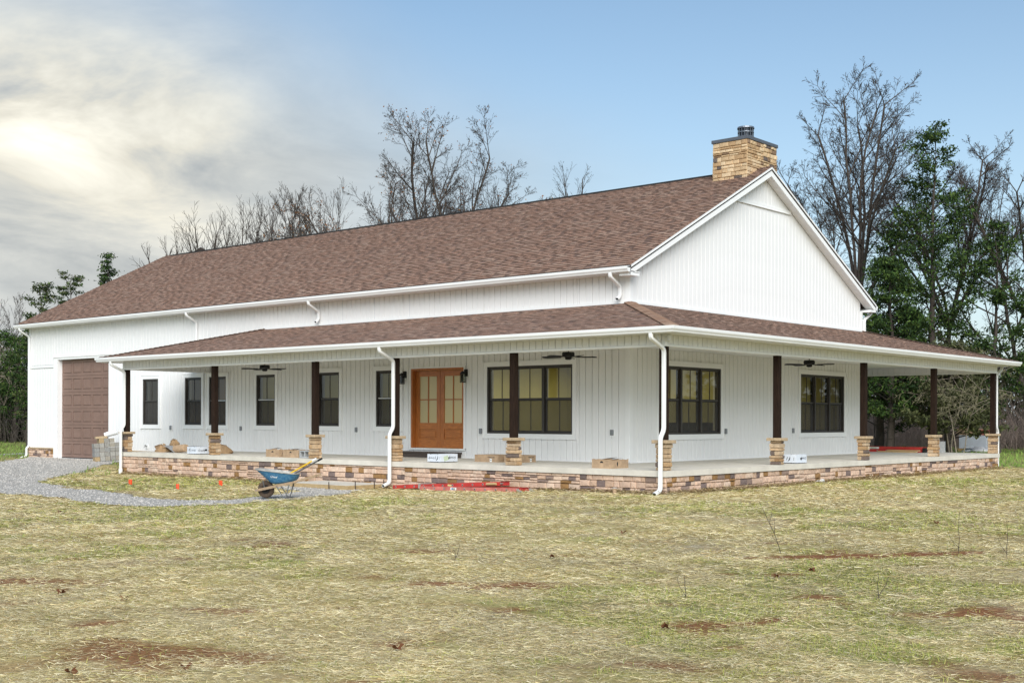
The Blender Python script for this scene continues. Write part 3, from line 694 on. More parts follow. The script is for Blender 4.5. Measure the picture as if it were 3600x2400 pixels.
# rakes
def rake(xa, xb, sg):
    m = MB()
    for s_ in (-1, 1):
        ye = W / 2 + s_ * (W / 2 + OE); ztop, zb = HE - .02, HE - .225
        P = []
        for x in (xa, xb): P += [(x, ye, ztop), (x, W / 2, HR - .02), (x, W / 2, HR - .25), (x, ye, zb)]
        m.faces(P, [(0, 1, 2, 3), (7, 6, 5, 4), (0, 4, 5, 1), (3, 2, 6, 7), (0, 3, 7, 4)])
    o = m.obj('rake_board', M_trim, house)
    m = MB()
    for s_ in (-1, 1):
        ye = W / 2 + s_ * (W / 2 + OE)
        P = []
        for x in (xb + sg * .0, xb + sg * .022): P += [(x, ye, ztop + .012), (x, W / 2, HR - .008), (x, W / 2, HR - .06), (x, ye, ztop - .04)]
        m.faces(P, [(0, 1, 2, 3), (7, 6, 5, 4), (0, 4, 5, 1), (3, 2, 6, 7)])
    m.obj('rake_drip_edge', M_trim, o)
rake(X1 - .022, X1, 1); rake(X0 + .022, X0, -1)
# rake soffit panels, each with its seam
sof = []
for s_ in (-1, 1):
    t = .02; Lr = Lm - .1
    while t < Lr:
        t1 = min(t + .30, Lr); m = MB()
        def Q(x, tt, h): return (x, W / 2 + s_ * (W / 2 + OE - tt * ca), HE - .20 + tt * sa + h)
        m.faces([Q(.03, t + .004, 0), Q(X1 - .024, t + .004, 0), Q(X1 - .024, t1 - .004, 0), Q(.03, t1 - .004, 0), Q(.03, t + .004, .02), Q(X1 - .024, t + .004, .02), Q(X1 - .024, t1 - .004, .02), Q(.03, t1 - .004, .02)], [(0, 1, 2, 3), (4, 5, 6, 7), (0, 1, 5, 4), (2, 3, 7, 6)])
        m.obj('soffit_panel', M_trim, house); t = t1
m = MB()
for s_ in (-1, 1): m.box(-.02, X1 - .001, W / 2 + s_ * (W / 2 + OE) - (.0 if s_ < 0 else .36), W / 2 + s_ * (W / 2 + OE) + (.36 if s_ < 0 else 0), HE - .235, HE - .17)
m.obj('eave_return', M_trim, house)

# porch roof: front, corner hip, side, rear wrap
ap = math.atan2(HT - HG, GO); cp, sp_ = math.cos(ap), math.sin(ap); Lp = GO / cp
XL = -13.52 - GO; YR = W + GO
ZE = HG - .01
pr = deck([(XL, -GO, ZE - .004), (GO, -GO, ZE - .004), (0.02, -0.02, HT - .004), (-13.52, -.02, HT - .004)], .05, house, 'porch_roof')
pr2 = deck([(GO, -GO, ZE - .004), (GO, YR, ZE - .004), (.02, W, HT - .004), (.02, 0, HT - .004)], .05, house, 'porch_roof')
pr3 = deck([(XL, -GO, ZE - .004), (-13.52, -.02, HT - .004), (XL, -.02, ZE - .004)], .05, house, 'porch_roof')
pr4 = deck([(GO, YR, ZE - .004), (-8, YR, ZE - .004), (-8, W + .02, HT - .004), (.02, W + .02, HT - .004)], .05, house, 'porch_roof')
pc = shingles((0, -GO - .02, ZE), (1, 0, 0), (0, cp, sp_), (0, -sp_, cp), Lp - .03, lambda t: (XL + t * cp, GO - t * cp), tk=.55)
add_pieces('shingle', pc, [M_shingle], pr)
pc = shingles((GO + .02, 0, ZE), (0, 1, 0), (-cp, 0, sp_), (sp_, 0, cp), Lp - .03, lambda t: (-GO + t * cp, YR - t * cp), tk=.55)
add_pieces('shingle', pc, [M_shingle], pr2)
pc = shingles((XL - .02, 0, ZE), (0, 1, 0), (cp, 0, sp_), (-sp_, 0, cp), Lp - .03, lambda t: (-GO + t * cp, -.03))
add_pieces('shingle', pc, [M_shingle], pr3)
def hip(a, b, par):
    a, b = Vector(a), Vector(b); d = (b - a); L = d.length; d.normalize(); sx = d.cross(Vector((0, 0, 1))).normalized(); m = MB(); t = 0
    while t < L:
        t1 = min(t + .15, L); c = rnd.choice(SHING); q_ = rnd.uniform(.66, .82); m.tint = (c[0] * q_, c[1] * q_ * 1.05, c[2] * q_)
        p0, p1 = a + d * t, a + d * t1
        for q in (-1, 1):
            dn = Vector((0, 0, -.13 * .19))
            m.faces([p0 + Vector((0, 0, .036)), p1 + Vector((0, 0, .022)), p1 + sx * q * .14 + dn + Vector((0, 0, .022)), p0 + sx * q * .14 + dn + Vector((0, 0, .036))], [(0, 1, 2, 3)])
            m.faces([p0 + Vector((0, 0, .036)), p0 + sx * q * .14 + dn + Vector((0, 0, .036)), p0 + sx * q * .14 + dn, p0], [(0, 1, 2, 3)])
        t = t1
    m.obj('hip_cap', M_shingle, par, kind='stuff')
hip((GO + .02, -GO - .02, ZE), (.02, -.02, HT), pr); hip((XL - .02, -GO - .02, ZE), (-13.52, -.02, HT), pr3); hip((GO + .02, YR + .02, ZE), (.02, W, HT), pr2)
m = MB(); m.box(-13.6, .02, -.05, -.025, HT - .02, HT + .05); m.box(.025, .05, -.05, W, HT - .02, HT + .05); m.obj('step_flashing', M_trim, house)
# porch gutter with a mitred corner
def gut(a, b, out, ma=0, mb_=0):
    """gutter from a to b; ma/mb_ extend the outer edge for mitres"""
    a, b, out = map(Vector, (a, b, out)); d = (b - a).normalized(); m = MB(); n = len(GP)
    P = [a + out * p - d * p * ma + Vector((0, 0, q)) for p, q in GP] + [b + out * p + d * p * mb_ + Vector((0, 0, q)) for p, q in GP]
    m.faces(P, [(i, (i + 1) % n, n + (i + 1) % n, n + i) for i in range(n)] + [tuple(range(n))[::-1], tuple(range(n, 2 * n))])
    m.obj('gutter', M_gutter, house)
ZG = HG - .142; G1 = GO + .004
gut((XL - .004, -G1, ZG), (G1, -G1, ZG), (0, -1, 0), 1, 1); gut((G1, -G1, ZG), (G1, YR + .004, ZG), (1, 0, 0), 1, 1); gut((XL - .004, -G1, ZG), (XL - .004, -.03, ZG), (-1, 0, 0), 1, 0); gut((G1, YR + .004, ZG), (-8, YR + .004, ZG), (0, 1, 0), 1, 0)
m = MB()
m.box(XL, GO, -GO, -GO + .02, ZG - .01, HG - .06); m.box(GO - .02, GO, -GO + .02, YR, ZG - .01, HG - .06); m.box(XL, XL + .02, -GO + .02, -.03, ZG - .01, HG - .06); m.box(-8, GO - .02, YR - .02, YR, ZG - .01, HG - .06); m.obj('fascia', M_trim, house)
m = MB()
m.box(XL, GO + .03, -GO - .035, -GO - .004, HG - .022, HG - .014); m.box(GO + .004, GO + .035, -GO, YR + .03, HG - .0225, HG - .0145); m.obj('drip_edge', M_trim, house)
# porch ceiling and soffit
m = MB()
m.box(XL + .02, GO - .02, -GO + .02, -.03, 2.70, 2.715); m.box(.03, GO - .02, -.03, YR - .02, 2.70, 2.715); m.box(-8, .03, W + .03, YR - .02, 2.70, 2.715); m.obj('porch_ceiling', M_trim, house)
# beams clad in short vertical boards
BW = .085
XB = -16.39
m = MB()
m.box(XB - BW, PC + BW, -PC - BW, -PC + BW, HB + .01, 2.70); m.box(PC - BW, PC + BW, -PC + BW, W + PC + BW, HB + .01, 2.70); m.box(XB - BW, XB + BW, -PC + BW, -.03, HB + .01, 2.70); m.box(-8, PC - BW, W + PC - BW, W + PC + BW, HB + .01, 2.70)
beam = m.obj('porch_beam', M_groove, house)
bp = []
def beamboards(fr, u0, u1):
    n = max(1, round((u1 - u0) / .18)); st = (u1 - u0) / n
    for i in range(n): bp.append(board(fr, u0 + i * st, u0 + i * st + st, HB + .045, 2.699, None, .0, .018))
beamboards(lambda u, d, z_: (u, -PC - BW - d, z_), XB - BW, PC + BW - .08)
beamboards(lambda u, d, z_: (PC + BW + d, u, z_), -PC - BW + .08, W + PC + BW)
beamboards(lambda u, d, z_: (XB + BW + d, u, z_), -PC + BW, -.05)
beamboards(lambda u, d, z_: (u, W + PC - BW - d, z_), -8, PC - BW)
beamboards(lambda u, d, z_: (u, -PC + BW + d, z_), XB + BW, PC - BW)
beamboards(lambda u, d, z_: (PC - BW - d, u, z_), -PC + BW, W + PC - BW)
add_pieces('beam_board', bp, [M_siding], beam)
m = MB()
e = BW + .022
m.box(XB - e, PC + e, -PC - e, -PC + e, HB, HB + .04); m.box(PC - e, PC + e, -PC + e, W + PC + e, HB, HB + .04); m.box(XB - e, XB + e, -PC + e, -.03, HB, HB + .04); m.box(-8, PC - e, W + PC - e, W + PC + e, HB, HB + .04)
m.box(PC + BW - .06, PC + BW + .024, -PC - BW - .024, -PC - BW + .06, HB + .04, 2.699)
m.obj('beam_cap', M_trim, beam)

# ---------------------------------------------------------------- stone veneer
PALS = [((.60, .425, .315), 50), ((.64, .48, .365), 20), ((.54, .37, .26), 12), ((.30, .165, .062), 9), ((.175, .128, .115), 8), ((.26, .185, .150), 5)]
PALP = [((.47, .33, .20), 42), ((.52, .39, .26), 20), ((.36, .22, .11), 16), ((.16, .12, .10), 14), ((.42, .27, .14), 14)]
PALC = [((.58, .41, .24), 44), ((.66, .50, .32), 22), ((.46, .30, .16), 18), ((.26, .165, .10), 8), ((.13, .10, .085), 6)]
def pick(pal):
    t = rnd.random() * sum(w for _, w in pal)
    for c, w in pal:
        t -= w
        if t <= 0: break
    q = rnd.uniform(.88, 1.12); return tuple(v * q for v in c)
def stone(fr, u0, u1, z0, z1, dep, pal, g=.0035):
    mb = MB(); mb.tint = pick(pal); j = lambda s=.004: rnd.uniform(-s, s); a, b, c, d = u0 + g, u1 - g, z0 + g, z1 - g; i = min(.010, (z1 - z0) * .14)
    dd = dep + rnd.uniform(-.012, .014)
    bk = [(a + j(.002), 0, c), (b + j(.002), 0, c), (b + j(.002), 0, d), (a + j(.002), 0, d)]
    md = [(a + j(.004), dd * .62, c + j(.003)), (b + j(.004), dd * .62, c + j(.003)), (b + j(.004), dd * .62, d + j(.003)), (a + j(.004), dd * .62, d + j(.003))]
    ft = [(a + i + j(), dd + j(), c + i + j(.004)), (b - i + j(), dd + j(), c + i + j(.004)), (b - i + j(), dd + j(), d - i + j(.004)), (a + i + j(), dd + j(), d - i + j(.004))]
    ce = ((a + b) / 2 + j(), dd + rnd.uniform(0, .010), (c + d) / 2 + j())
    P = [fr(*p) for p in bk + md + ft + [ce]]
    F = []
    for k in range(4):
        k2 = (k + 1) % 4; F += [(k, k2, 4 + k2, 4 + k), (4 + k, 4 + k2, 8 + k2, 8 + k), (8 + k, 8 + k2, 12)]
    mb.faces(P, F); return (mb, fr((a + b) / 2, dd, (c + d) / 2), (b - a) * (d - c))
def veneer(fr, u0, u1, z0, z1, dep, pal, fine=1.):
    out = []; u = u0
    while u < u1 - .01:
        bw = rnd.uniform(.7, 1.7) * fine
        if u + bw > u1 - .35: bw = u1 - u
        z_ = z1
        while z_ > z0 + .01:
            h = rnd.choice((.052, .065, .085, .110, .125, .135, .115)) * fine
            if z_ - h < z0 + .035: h = z_ - z0
            x = u; wl, wh = ((.18, .40) if h < .07 * fine else (.12, .30))
            while x < u + bw - .005:
                w = rnd.uniform(wl, wh) * fine
                if x + w > u + bw - .09 * fine: w = u + bw - x
                out.append(stone(fr, x, x + w, z_ - h, z_, dep, pal)); x += w
            z_ -= h
        u += bw
    return out
# porch: slab and stone skirt
porch = empty('porch_base', (-4, -2, -.5), label='raised concrete porch floor on a ledgestone skirt wrapped round the house', cat='porch')
m = MB()
L0 = PX
m.box(L0, D, -D, .03, -.12, 0); m.box(.02, D, .03, W + D, -.12, 0); m.box(-8, .02, W + .0, W + D, -.12, 0)
m.obj('slab', M_conc, porch, bevel=0)
m = MB(); m.box(L0 + .03, D - .09, -D + .09, .02, -.9, -.121); m.box(.02, D - .09, .02, W + D - .06, -.9, -.121); m.obj('backing_wall', M_mortar, porch)
vp = veneer(lambda u, d, z_: (u, -D + .09 - d, z_), L0 + .02, D - .03, -.84, -.124, .055, PALS)
vp += veneer(lambda u, d, z_: (D - .09 + d, u, z_), -D + .04, W + D - .05, -.80, -.124, .055, PALS)
add_pieces('stone', vp, [M_stone], porch)
vp = veneer(lambda u, d, z_: (L0 + .03 - d, u, z_), -D + .09, 0, -.84, -.124, .045, PALS)
for q in vp: q[0].obj('stone', M_stone, porch) if False else None
add_pieces('stone', vp, [M_stone], porch, limit=0)
# stone base of the garage end
m = MB(); sb = m; m.box(-Lh - .01, gar[0] - .30, -.03, .03, -.8, -.10); m.box(gar[1] + .11, PX, -.03, .03, -.8, -.10); base_o = m.obj('foundation_veneer', M_mortar, house)
vp = veneer(lambda u, d, z_: (u, -.03 - d, z_), -Lh - .04, gar[0] - .31, -.75, -.14, .045, PALS) + veneer(lambda u, d, z_: (u, -.03 - d, z_), gar[1] + .12, PX + .02, -.8, -.14, .045, PALS)
add_pieces('stone', vp, [M_stone], base_o, limit=110)
m = MB(); m.box(-Lh - .05, gar[0] - .305, -.11, .0, -.14, -.09); m.box(gar[1] + .115, PX, -.11, .0, -.14, -.09); m.obj('water_table_stone', M_cap, base_o, bevel=.008)

# pillars: stone pedestal, cap stone and dark timber post
def pillar(x, y):
    p = empty('pillar', (x, y, 0)); p.parent = house; p.matrix_parent_inverse = WM['house'].inverted()
    h = .54; z_ = 0; hw = .118; k = rnd.random() < .5
    while z_ < h - .005:
        ch = rnd.choice((.07, .085, .10, .12)); 
        if z_ + ch > h - .05: ch = h - z_
        s = hw + rnd.uniform(-.008, .010); sp = rnd.uniform(-.05, .05); i = .006
        for part in (0, 1):
            mb = MB(); mb.tint = pick(PALP)
            a, b = ((-s, sp - .003), (sp + .003, s))[part]
            j = lambda: rnd.uniform(-.004, .004)
            def B(a0, a1, b0, b1, zz0, zz1, ins=.012):
                P = []
                for zz, q in ((zz0, ins), (zz0 + ins, 0), (zz1 - ins, 0), (zz1, ins)):
                    P += [(x + a0 + q + j(), y + b0 + q + j(), zz), (x + a1 - q + j(), y + b0 + q + j(), zz), (x + a1 - q + j(), y + b1 - q + j(), zz), (x + a0 + q + j(), y + b1 - q + j(), zz)]
                F = [(3, 2, 1, 0), (12, 13, 14, 15)]
                for l in range(3):
                    for q in range(4): F.append((l * 4 + q, l * 4 + (q + 1) % 4, l * 4 + 4 + (q + 1) % 4, l * 4 + 4 + q))
                mb.faces(P, F)
            if k: B(a, b, -s, s, z_ + .004, z_ + ch - .003)
            else: B(-s, s, a, b, z_ + .004, z_ + ch - .003)
            mb.obj('stone', M_stone, p)
        k = not k; z_ += ch
    m = MB(); m.box(x - .10, x + .10, y - .10, y + .10, 0.002, h); m.obj('core', M_mortar, p)
    m = MB(); 
    for sx in (0, 1):
        m.box(x - .178 + sx * .179, x + sx * .178 - .001 * (1 - sx), y - .178, y + .178, h, h + .068)
    m.obj('cap_stone', M_cap, p, bevel=.01)
    m = MB(); m.box(x - .072, x + .072, y - .072, y + .072, h + .068, HB); m.obj('timber_post', M_post, p, bevel=.008)
for x in (-16.39, -11.97, -7.68, -4.73, -.99, PC): pillar(x, -PC)
for y in (1.60, 6.03, 10.48, W + PC): pillar(PC, y)
pillar(-1.9, W + PC); 

# chimney
ch = empty('chimney', (-.6, 6.2, 7.2)); ch.parent = house; ch.matrix_parent_inverse = WM['house'].inverted()
cx0, cx1, cy0, cy1, cz1 = -1.13, -.07, 5.42, 7.0, 8.47
m = MB(); m.box(cx0 + .04, cx1 - .04, cy0 + .04, cy1 - .04, 6.6, cz1); m.obj('chimney_core', M_mortar, ch)
vp = veneer(lambda u, d, z_: (u, cy0 + .04 - d, z_), cx0, cx1, 7.16, cz1, .05, PALC, 1.0) + veneer(lambda u, d, z_: (cx1 - .04 + d, u, z_), cy0, cy1, 7.02, cz1, .05, PALC, 1.0)
for q in vp:
    c = Vector(q[1]); q[0].v = [(a - c.x, b - c.y, e_ - c.z) for a, b, e_ in q[0].v]; q[0].obj('stone', M_stone, ch, loc=c)
vp = veneer(lambda u, d, z_: (cx0 + .04 - d, u, z_), cy0, cy1, 7.1, cz1, .05, PALC, 1.6) + veneer(lambda u, d, z_: (u, cy1 - .04 + d, z_), cx0, cx1, 7.1, cz1, .05, PALC, 1.6)
add_pieces('stone', vp, [M_stone], ch, limit=0)
m = MB(); m.box(cx0 - .03, cx1 + .03, cy0 - .03, cy1 + .03, cz1, cz1 + .09); m.box(cx0 + .15, cx1 - .15, cy0 + .3, cy1 - .3, cz1 + .09, cz1 + .13); m.obj('metal_cap', M_chimcap, ch, bevel=.006)
fx, fy = -.56, 6.18; fz = cz1 + .13
m = MB(); m.lathe([(.15, 0), (.15, .08), (.18, .08), (.18, .36), (0, .36)], (fx, fy, fz), 24); m.obj('flue', M_flue, ch)
m = MB(); m.lathe([(.20, .08), (.225, .08), (.225, .11), (.20, .11)], (fx, fy, fz), 28); m.lathe([(.20, .215), (.222, .215), (.222, .24), (.20, .24)], (fx, fy, fz), 28); m.lathe([(0, .40), (.10, .395), (.225, .375), (.235, .33), (.21, .33)], (fx, fy, fz), 28)
for k in range(16):
    a = 2 * math.pi * k / 16; m.bar((fx + .208 * math.cos(a), fy + .208 * math.sin(a), fz + .09), (fx + .208 * math.cos(a), fy + .208 * math.sin(a), fz + .34), .014, .014)
m.obj('flue_grille', M_flue_lt, ch)

# downspouts: rectangular section swept along a path
def spout(path, w=.085, t=.062, side=(1, 0, 0), open_end=True, name='downspout'):
    m = MB(); pts = [Vector(p) for p in path]; s = Vector(side)
    # round the bends a little
    q = [pts[0]]
    for i in range(1, len(pts) - 1):
        a, b, c = pts[i - 1], pts[i], pts[i + 1]; r = min(.07, (b - a).length * .45, (c - b).length * .45)
        p0 = b + (a - b).normalized() * r; p1 = b + (c - b).normalized() * r
        for k in range(4): 
            tt = k / 3; q.append(p0 * (1 - tt) ** 2 + b * 2 * tt * (1 - tt) + p1 * tt ** 2)
    q.append(pts[-1]); n = len(q); V = []
    for i, p in enumerate(q):
        d = (q[min(i + 1, n - 1)] - q[max(i - 1, 0)]).normalized(); o = d.cross(s).normalized()
        cc = .012
        for a, b in ((-w / 2 + cc, -t / 2), (w / 2 - cc, -t / 2), (w / 2, -t / 2 + cc), (w / 2, t / 2 - cc), (w / 2 - cc, t / 2), (-w / 2 + cc, t / 2), (-w / 2, t / 2 - cc), (-w / 2, -t / 2 + cc)): V.append(p + s * a + o * b)
    F = [(i * 8 + k, i * 8 + (k + 1) % 8, i * 8 + 8 + (k + 1) % 8, i * 8 + 8 + k) for i in range(n - 1) for k in range(8)]
    m.faces(V, F); o_ = m.obj(name, M_gutter, house)
    if open_end:
        m = MB(); d = (q[-1] - q[-2]).normalized(); o = d.cross(s).normalized(); p = q[-1] - d * .012; m.poly([p + s * a * (w / 2 - .006) + o * b * (t / 2 - .006) for a, b in ((-1, -1), (1, -1), (1, 1), (-1, 1))]); m.obj('spout_mouth', M_dark, o_)
    return o_
for x, zb in ((-16.33, -.80), (-4.68, -.52), (3.03, -.40)):
    pth = [(x, -3.53, 2.71), (x, -3.53, 2.60), (x, -3.075, 2.40), (x, -3.075, .80), (x, -3.19, .66), (x, -3.19, zb + .02)]
    if x > -10: pth += [(x, -3.40, zb - .05)]
    spout(pth)
m = MB(); m.tube([(-16.33, -3.19, -.80), (-16.33, -3.19, -.50)], .06, 12); m.obj('drain_pipe', M_pvc, house)
spout([(-27.78, -.46, 4.39), (-27.78, -.46, 4.30), (-27.78, -.075, 4.08), (-27.78, -.075, -.05), (-27.78, -.17, -.12), (-27.78, -.17, -.42), (-27.78, -.42, -.50)])
spout([(-17.0, -.46, 4.39), (-17.0, -.46, 4.30), (-17.0, -.075, 4.10), (-17.0, -.075, 2.84)], open_end=False)
for x in (-10.97, -.22): spout([(x, -.46, 4.39), (x, -.46, 4.30), (x, -.075, 4.10), (x, -.075, 3.88), (x, -.20, 3.80)])
spout([(.10, W + .47, 4.38), (.10, W + .47, 4.28), (.06, W + .09, 4.08), (.06, W + .09, 3.72)], side=(1, 0, 0), open_end=False)
spout([(3.0, W + 3.53, 2.71), (3.0, W + 3.53, 2.60), (3.0, W + 3.08, 2.40), (3.0, W + 3.08, .8), (3.0, W + 3.19, .66), (3.0, W + 3.19, -.4)])

# ================================================================ CEILING FANS (hang from the porch ceiling)
def fan_make():
    f = empty('ceiling_fan', (0, 0, 0))
    m = MB(); m.tube([(0, 0, -.01), (0, 0, .19)], .012, 8); m.obj('downrod', M_black, f)
    m = MB(); m.lathe([(0, 0), (.13, 0), (.145, -.03), (.145, -.085), (.11, -.11), (.075, -.12), (.075, -.16), (.04, -.175), (0, -.175)], (0, 0, 0), 20); m.obj('motor', M_black, f, smooth=False)
    for k in range(5):
        a = 2 * math.pi * k / 5 + .35; c, s = math.cos(a), math.sin(a)
        def P(r, w, z_): return (c * r - s * w, s * r + c * w, z_)
        m = MB(); pr_ = [(.20, .045), (.30, .06), (.50, .07), (.62, .066), (.655, .035)]
        top = [P(r, w, -.105 + w * .22) for r, w in pr_] + [P(r, -w, -.105 - w * .22) for r, w in pr_[::-1]]
        n = len(top); m.faces(top + [(a_, b_, z_ - .008) for a_, b_, z_ in top], [tuple(range(n)), tuple(range(n, 2 * n))[::-1]] + [(i, (i + 1) % n, n + (i + 1) % n, n + i) for i in range(n)])
        m.obj('blade', M_black, f)
        m = MB(); m.bar(P(.09, 0, -.10), P(.24, 0, -.112), .035, .008); m.obj('blade_arm', M_black, f)
    return f
def dup(root, loc, rz=0, **k):
    r = root.copy(); scene.collection.objects.link(r); M0 = WM[root.name]; M1 = Matrix.Translation(loc) @ Matrix.Rotation(rz, 4, 'Z'); r.matrix_basis = M1; WM[r.name] = M1
    for c in [o for o in scene.collection.objects if o.parent == root]:
        c2 = c.copy(); scene.collection.objects.link(c2); c2.parent = r
        for g in [o for o in scene.collection.objects if o.parent == c]:
            g2 = g.copy(); scene.collection.objects.link(g2); g2.parent = c2
    for kk, v in k.items(): r[{'cat': 'category'}.get(kk, kk)] = v
    return r
f0 = fan_make(); GF_ = 'black ceiling fans under the porch roof'
def place(root, loc, rz=0):
    M = Matrix.Translation(loc) @ Matrix.Rotation(rz, 4, 'Z'); root.matrix_basis = M; WM[root.name] = M
tag(f0, 'black five-blade ceiling fan above the boxes left of the front door', 'ceiling fan', GF_)
dup(f0, (-.62, -1.5, 2.53), .5, label='black five-blade ceiling fan in front of the large triple window', cat='ceiling fan', group=GF_)
dup(f0, (1.5, 5.9, 2.56), 1.1, label='black five-blade ceiling fan under the side porch by the gable windows', cat='ceiling fan', group=GF_)
place(f0, (-11.62, -1.5, 2.53), .1)
# ================================================================ THINGS ON AND AROUND THE PORCH
def text_mesh(txt, size, name, m, parent, M, ext=.0008, shear=0.):
    cu = bpy.data.curves.new(name, 'FONT'); cu.body = txt; cu.size = size; cu.align_x = 'CENTER'; cu.align_y = 'CENTER'; cu.extrude = ext; cu.shear = shear; cu.resolution_u = 2
    o = bpy.data.objects.new(name + '_tmp', cu); me = o.to_mesh().copy(); me.materials.clear(); me.materials.append(m)
    at = me.attributes.new('tint', 'FLOAT_COLOR', 'POINT')
    bpy.data.objects.remove(o); o = bpy.data.objects.new(name, me); return link(o, parent, m=M)
def face_m(origin, xdir, up=(0, 0, 1), rot=0):
    """matrix whose XY plane is a wall plane: x along xdir, y up"""
    x = Vector(xdir).normalized(); y = Vector(up); zz = x.cross(y); M = Matrix((x, y, zz)).transposed().to_4x4(); M.translation = Vector(origin)
    return M @ Matrix.Rotation(rot, 4, 'Z')
def flat(name, pts, m, parent, M):
    mb = MB(); n = len(pts); mb.faces([(x, y, .0008) for x, y in pts] + [(x, y, -.0004) for x, y in pts], [tuple(range(n))] + [(i, n + i, n + (i + 1) % n, (i + 1) % n) for i in range(n)]); return mb.obj(name, m, parent, m=M)
def arc_shape(cx, cy, r, a0, a1, w, n=12):
    o = []; i_ = []
    for k in range(n + 1):
        t = a0 + (a1 - a0) * k / n; ww = w * math.sin(math.pi * k / n) + .001
        o.append((cx + r * math.cos(t), cy + r * math.sin(t))); i_.append((cx + (r - ww) * math.cos(t), cy + (r - ww) * math.sin(t)))
    return o + i_[::-1]
def carton(x0, x1, y0, y1, h, label, upside=False, cut=False):
    t = empty('carton', ((x0 + x1) / 2, (y0 + y1) / 2, 0), label=label, cat='box', group='white printed cartons on the porch floor')
    m = MB(); th = .006
    m.box(x0, x1, y0, y1, .012, .018); m.box(x0, x1, y0, y0 + th, .012, h); m.box(x0, x1, y1 - th, y1, .012, h if not cut else h * .8); m.box(x0, x0 + th, y0 + th, y1 - th, .012, h); m.box(x1 - th, x1, y0 + th, y1 - th, .012, h)
    m.obj('carton_body', M_carton, t)
    if not cut:
        m = MB(); m.poly([(x0, y0, h), ((x0 + x1) / 2, y0, h + .012), ((x0 + x1) / 2, y1, h + .006), (x0, y1, h)]); m.poly([((x0 + x1) / 2, y0, h + .003), (x1, y0, h), (x1, y1, h), ((x0 + x1) / 2, y1, h + .004)]); m.obj('carton_flap', M_carton, t)
    r = math.pi if upside else 0
    for fi, (org, xd, wdt) in enumerate((((( x0 + x1) / 2, y0 - .001, .012 + (h - .012) / 2), (1, 0, 0), x1 - x0), ((x1 + .001, (y0 + y1) / 2, .012 + (h - .012) / 2), (0, 1, 0), y1 - y0))):
        M = face_m(org, xd, rot=r); s = wdt
        if fi == 0:
            flat('printed_mark', [(-.40 * s, -.03), (-.385 * s, -.03), (-.385 * s, .04), (-.40 * s, .04)], M_ink, t, M); flat('printed_mark', [(.36 * s, -.03), (.375 * s, -.03), (.375 * s, .04), (.36 * s, .04)], M_ink, t, M)
            flat('printed_logo', arc_shape(-.10 * s, -.02, .085, math.pi * .55, math.pi * 1.15, .022), M_ink, t, M)
            flat('printed_logo', [(-.14 * s, -.045), (-.115 * s, -.04), (-.075 * s, .03), (-.08 * s, .04), (-.12 * s, .0)], M_ink, t, M)
            text_mesh('Gravity', .065, 'printed_word', M_ink, t, M @ Matrix.Translation((.17 * s, 0, 0)), shear=.4)
        else:
            text_mesh('Gravity', .085, 'printed_word', M_ink, t, M @ Matrix.Translation((-.20 * s, -.005, 0)), shear=.4)
            flat('printed_logo', [(.05 * s + .045 * math.cos(a), -.02 + .055 * math.sin(a)) for a in [math.pi * k / 10 for k in range(11)]], M_ink, t, M)
        for px_ in (-.25, .28):
            flat('punched_hole', [(px_ * s + .013 * math.cos(a), -(h - .012) / 2 + .013 * math.sin(a)) for a in [math.pi * k / 6 for k in range(7)]], M_ink, t, face_m(org, xd))
            if fi == 0 or not upside: flat('punched_hole', [(px_ * s + .012 * math.cos(a), (h - .012) / 2 - .012 * math.sin(a)) for a in [math.pi * k / 6 for k in range(7)]][::-1], M_ink, t, face_m(org, xd))
    if upside and not cut:
        M = face_m((x1 + .0015, y0 + .18, h / 2), (0, 1, 0), rot=.25); flat('paper_label', [(-.075, -.055), (.075, -.055), (.075, .055), (-.075, .055)], M_green_label, t, M)
    return t
carton(-13.2, -12.75, -3.0, -2.42, .215, 'white printed carton beside the second pillar from the left, brown paper behind it')
carton(-3.75, -3.32, -2.85, -2.28, .195, 'white carton with a green sticker in front of the wooden door step', upside=True)
carton(2.34, 2.95, 2.5, 3.0, .215, 'open-topped white carton on the side porch right of the second gable pillar', upside=True, cut=True)
